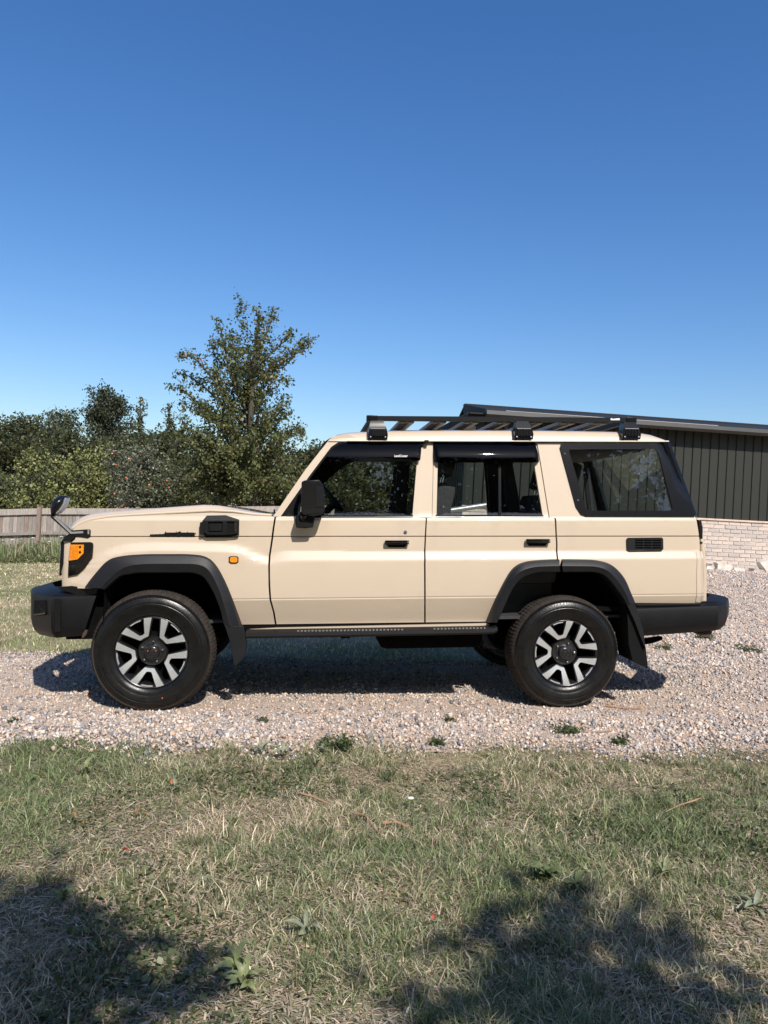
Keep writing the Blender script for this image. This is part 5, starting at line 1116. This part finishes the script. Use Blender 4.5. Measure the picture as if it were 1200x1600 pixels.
def rosette(u, v, n, L, wd, mi, label, curl=.35, seed=0, upright=0, name='dock_plant'):
    L *= .8; wd *= .72; n = int(n*1.5); curl *= .8
    r_ = np.random.default_rng(seed); X, Y, Z = GP(u, v); o = empty(name, R4 @ Matrix.Translation((X, Y, Z))); tag(o, label, 'plant', 'broad-leaved weeds on lawn and drive')
    ms = []
    for k in range(3): me = leaf_shape(L*(.75+.25*k), wd, curl=curl*(.7+.3*k)); me.materials.append(LM[mi]); ms.append(me)
    for k in range(n):
        c = bpy.data.objects.new('leaf', ms[k % 3]); COL.objects.link(c); c.parent = o; c.rotation_euler = (r_.normal(scale=.35), -upright*r_.uniform(.2, 1.0)-r_.uniform(-.1, .25), 2*math.pi*(k+r_.uniform(-.3, .3))/n); s = r_.uniform(.65, 1.15); c.scale = (s, s, s); c.location = (0, 0, .005+.02*r_.random())
rosette(382, 1548, 15, .085, .028, 0, 'bright green leafy rosette at the edge of the left tree shadow', .5, 1, .5)
rosette(368, 1525, 9, .075, .026, 0, 'smaller green rosette just behind the bright leafy one', .5, 2, .6)
rosette(478, 1462, 6, .085, .026, 3, 'grey-green dock plant between the two tree shadows', .4, 3, .3)
rosette(133, 1216, 6, .07, .028, 0, 'pale leafy weed near the gravel edge at the left', .5, 4, .6)
rosette(276, 1238, 5, .07, .024, 3, 'small weed below the front wheel with a pale leaf', .5, 5, .4)
rosette(852, 1380, 14, .075, .032, 1, 'dark leafy clump at the top of the right tree shadow', .5, 6, .6)
rosette(900, 1395, 10, .06, .03, 2, 'leafy clump right of the dark one by the shadow edge', .5, 7, .5)
rosette(1178, 1425, 9, .09, .03, 3, 'grey leafy weed at the right border of the lawn', .4, 8, .3)
rosette(1040, 1375, 8, .07, .028, 0, 'pale green weed in sun right of the shadow top', .5, 9, .6)
rosette(408, 1182, 6, .10, .03, 3, 'broad-leaved weed on the gravel edge left of the bushy weed', .6, 10, .7)
rosette(442, 1184, 5, .10, .03, 3, 'broad leaf weed on the gravel edge next to the bushy weed', .6, 11, .6)
rosette(510, 1180, 5, .08, .03, 3, 'flat pale leaves at the foot of the bushy weed', .5, 12, .5)
rosette(100, 1410, 7, .06, .03, 1, 'small weed in the shade at the left', .5, 13, .5)
def bushy(u, v, n, H, rad_, label, seed, cols=None):
    r_ = np.random.default_rng(seed); X, Y, Z = GP(u, v); o = empty('gravel_weed', R4 @ Matrix.Translation((X, Y, Z))); tag(o, label, 'weed', 'green weeds growing in the gravel'); mb = MB(); C = []
    for k in range(n):
        a = r_.uniform(0, 6.28); e = np.array((math.cos(a)*rad_*r_.random(), math.sin(a)*rad_*r_.random(), H*r_.uniform(.4, 1))); b = e*np.array((.2, .2, 0)); mb.tube([Vector(b), Vector((b+e)/2+np.array((0, 0, .02*H))), Vector(e)], [.0025, .002, .001], 4)
        C.append(b+(e-b)*r_.random((26, 1))+r_.normal(scale=.012, size=(26, 3)))
    C = np.concatenate(C); C[:, 2] = np.abs(C[:, 2]); mb.build('stems', M['stalk'], o); link('leaves', leaf_mesh('leaves', C, r_.uniform(.012, .032, len(C)), pal(cols or [(.085,.115,.042),(.07,.095,.036),(.10,.125,.055)], len(C)), wr=.22), M['leaf'], o)
bushy(536, 1178, 26, .115, .085, 'bushiest green weed at the gravel edge below the front door', 21)
bushy(506, 1172, 10, .07, .06, 'low weed just left of the bushiest gravel weed', 22)
bushy(888, 1148, 16, .06, .11, 'spreading weed on the gravel below the rear wheel', 23)
bushy(966, 1165, 12, .055, .07, 'weed on the gravel right of the rear wheel weed', 24)
bushy(682, 1166, 9, .05, .06, 'small weed on the gravel edge below the rear door', 25)
bushy(700, 1130, 6, .03, .06, 'tiny weed on the gravel near a brown scrap', 26)
bushy(1104, 1000, 16, .09, .16, 'weed patch on the far gravel below the rear bumper end', 27)
bushy(1162, 1018, 16, .07, .22, 'weed patch on the far gravel at the right border', 28)
bushy(985, 1012, 14, .13, .13, 'weed tuft behind the rear mud flap', 29)
bushy(1040, 1016, 12, .07, .14, 'weed tuft on the gravel right of the rear mud flap', 30)
bushy(412, 1131, 6, .03, .05, 'tiny green sprout on the gravel below the front door', 31)
bushy(20, 1133, 5, .03, .05, 'tiny green sprout on the gravel left of the front wheel', 32)
# sticks and dead leaves
M['stick'] = pbr('bare_stick', (.36, .22, .13), .85, var=.3, vscale=30, bump=.5, bscale=60)
M['dead'] = [pbr('orange_dead_leaf', (.42, .13, .035), .8, var=.3, vscale=30), pbr('brown_dead_leaf', (.24, .12, .06), .85, var=.3, vscale=30), pbr('red_leaf', (.45, .05, .03), .6, var=.3, vscale=30)]
def stick(pts, r_, label):
    P = [GP(u, v) for u, v in pts]; o = MB().tube([Vector((x, y, z+.02+.006*math.sin(i*1.7))) for i, (x, y, z) in enumerate(P)], list(np.linspace(r_, r_*.5, len(P))), 6).build('stick', M['stick'], None, R4, 60); tag(o, label, 'stick', 'bare sticks on lawn and drive')
stick([(552,1277),(572,1285),(585,1300),(592,1306)], .006, 'curved pale stick in the grass, left of the thicker one')
stick([(598,1293),(620,1294),(640,1301),(655,1315)], .008, 'thicker bare stick in the grass below the rear door')
stick([(468,1246),(490,1254),(516,1263)], .006, 'short orange stick in the grass below the front door')
stick([(945,1107),(980,1112),(1005,1111)], .008, 'dark twig on the gravel right of the rear wheel')
stick([(905,1148),(940,1150),(957,1146)], .004, 'reddish twig on the gravel by the spreading weed')
stick([(1095,1254),(1060,1268),(1040,1275)], .004, 'thin straw stick in the grass at the right')
stick([(0,1262),(40,1255)], .004, 'thin stick at the left border of the lawn')
def dead(u, v, L, mi, label, seed):
    L *= .62
    r_ = np.random.default_rng(seed); X, Y, Z = GP(u, v); me = leaf_shape(L, L*.5, curl=.5, fold=.3); o = link('dead_leaf', me, M['dead'][mi], None, R4 @ Matrix.Translation((X, Y, Z+.03)) @ Matrix.Rotation(r_.uniform(0, 6.28), 4, 'Z') @ Matrix.Rotation(r_.uniform(-.6, .3), 4, 'Y')); tag(o, label, 'leaf', 'dead leaves on the lawn')
for i, (u, v, L, mi, lab) in enumerate(((170,1342,.045,1,'brown dead leaf on the lawn above the left shadow'),(190,1343,.045,2,'red dead leaf next to the brown one above the left shadow'),(213,1284,.05,1,'brown dead leaf in the rusty patch, right one'),(118,1290,.05,1,'brown dead leaf in the rusty patch at the left'),(225,1290,.04,0,'orange dead leaf in the rusty patch, furthest right'),(128,1296,.04,0,'orange dead leaf in the rusty patch at the left'),(268,1236,.04,0,'orange dead leaf below the front wheel'),
        (677,1452,.03,2,'tiny red petal on the lawn left of the right shadow'),(688,1117,.05,0,'orange scrap on the gravel below the rear door'),(585,1213,.03,0,'small orange dead leaf under the bushiest gravel weed'),(70,1222,.04,1,'brown dead leaf at the left by the gravel edge'),(376,1546,.025,0,'orange dead leaf on the bright green rosette'))): dead(u, v, L, mi, lab, 500+i)
X, Y, Z = GP(642, 1265); o = empty('daisy', R4 @ Matrix.Translation((X, Y, Z))); tag(o, 'single white daisy in the grass below the rear door', 'flower')
MB().tube([(0, 0, 0), (0, 0, .05)], .0015, 4).build('stalk', M['stalk'], o); MB().lathe([(0, .0), (.014, .001), (.014, .003), (0, .004)], 10).build('petals', M['petal'], o).matrix_local = Matrix.Translation((0, 0, .05)) @ Matrix.Rotation(rad(90), 4, 'X')
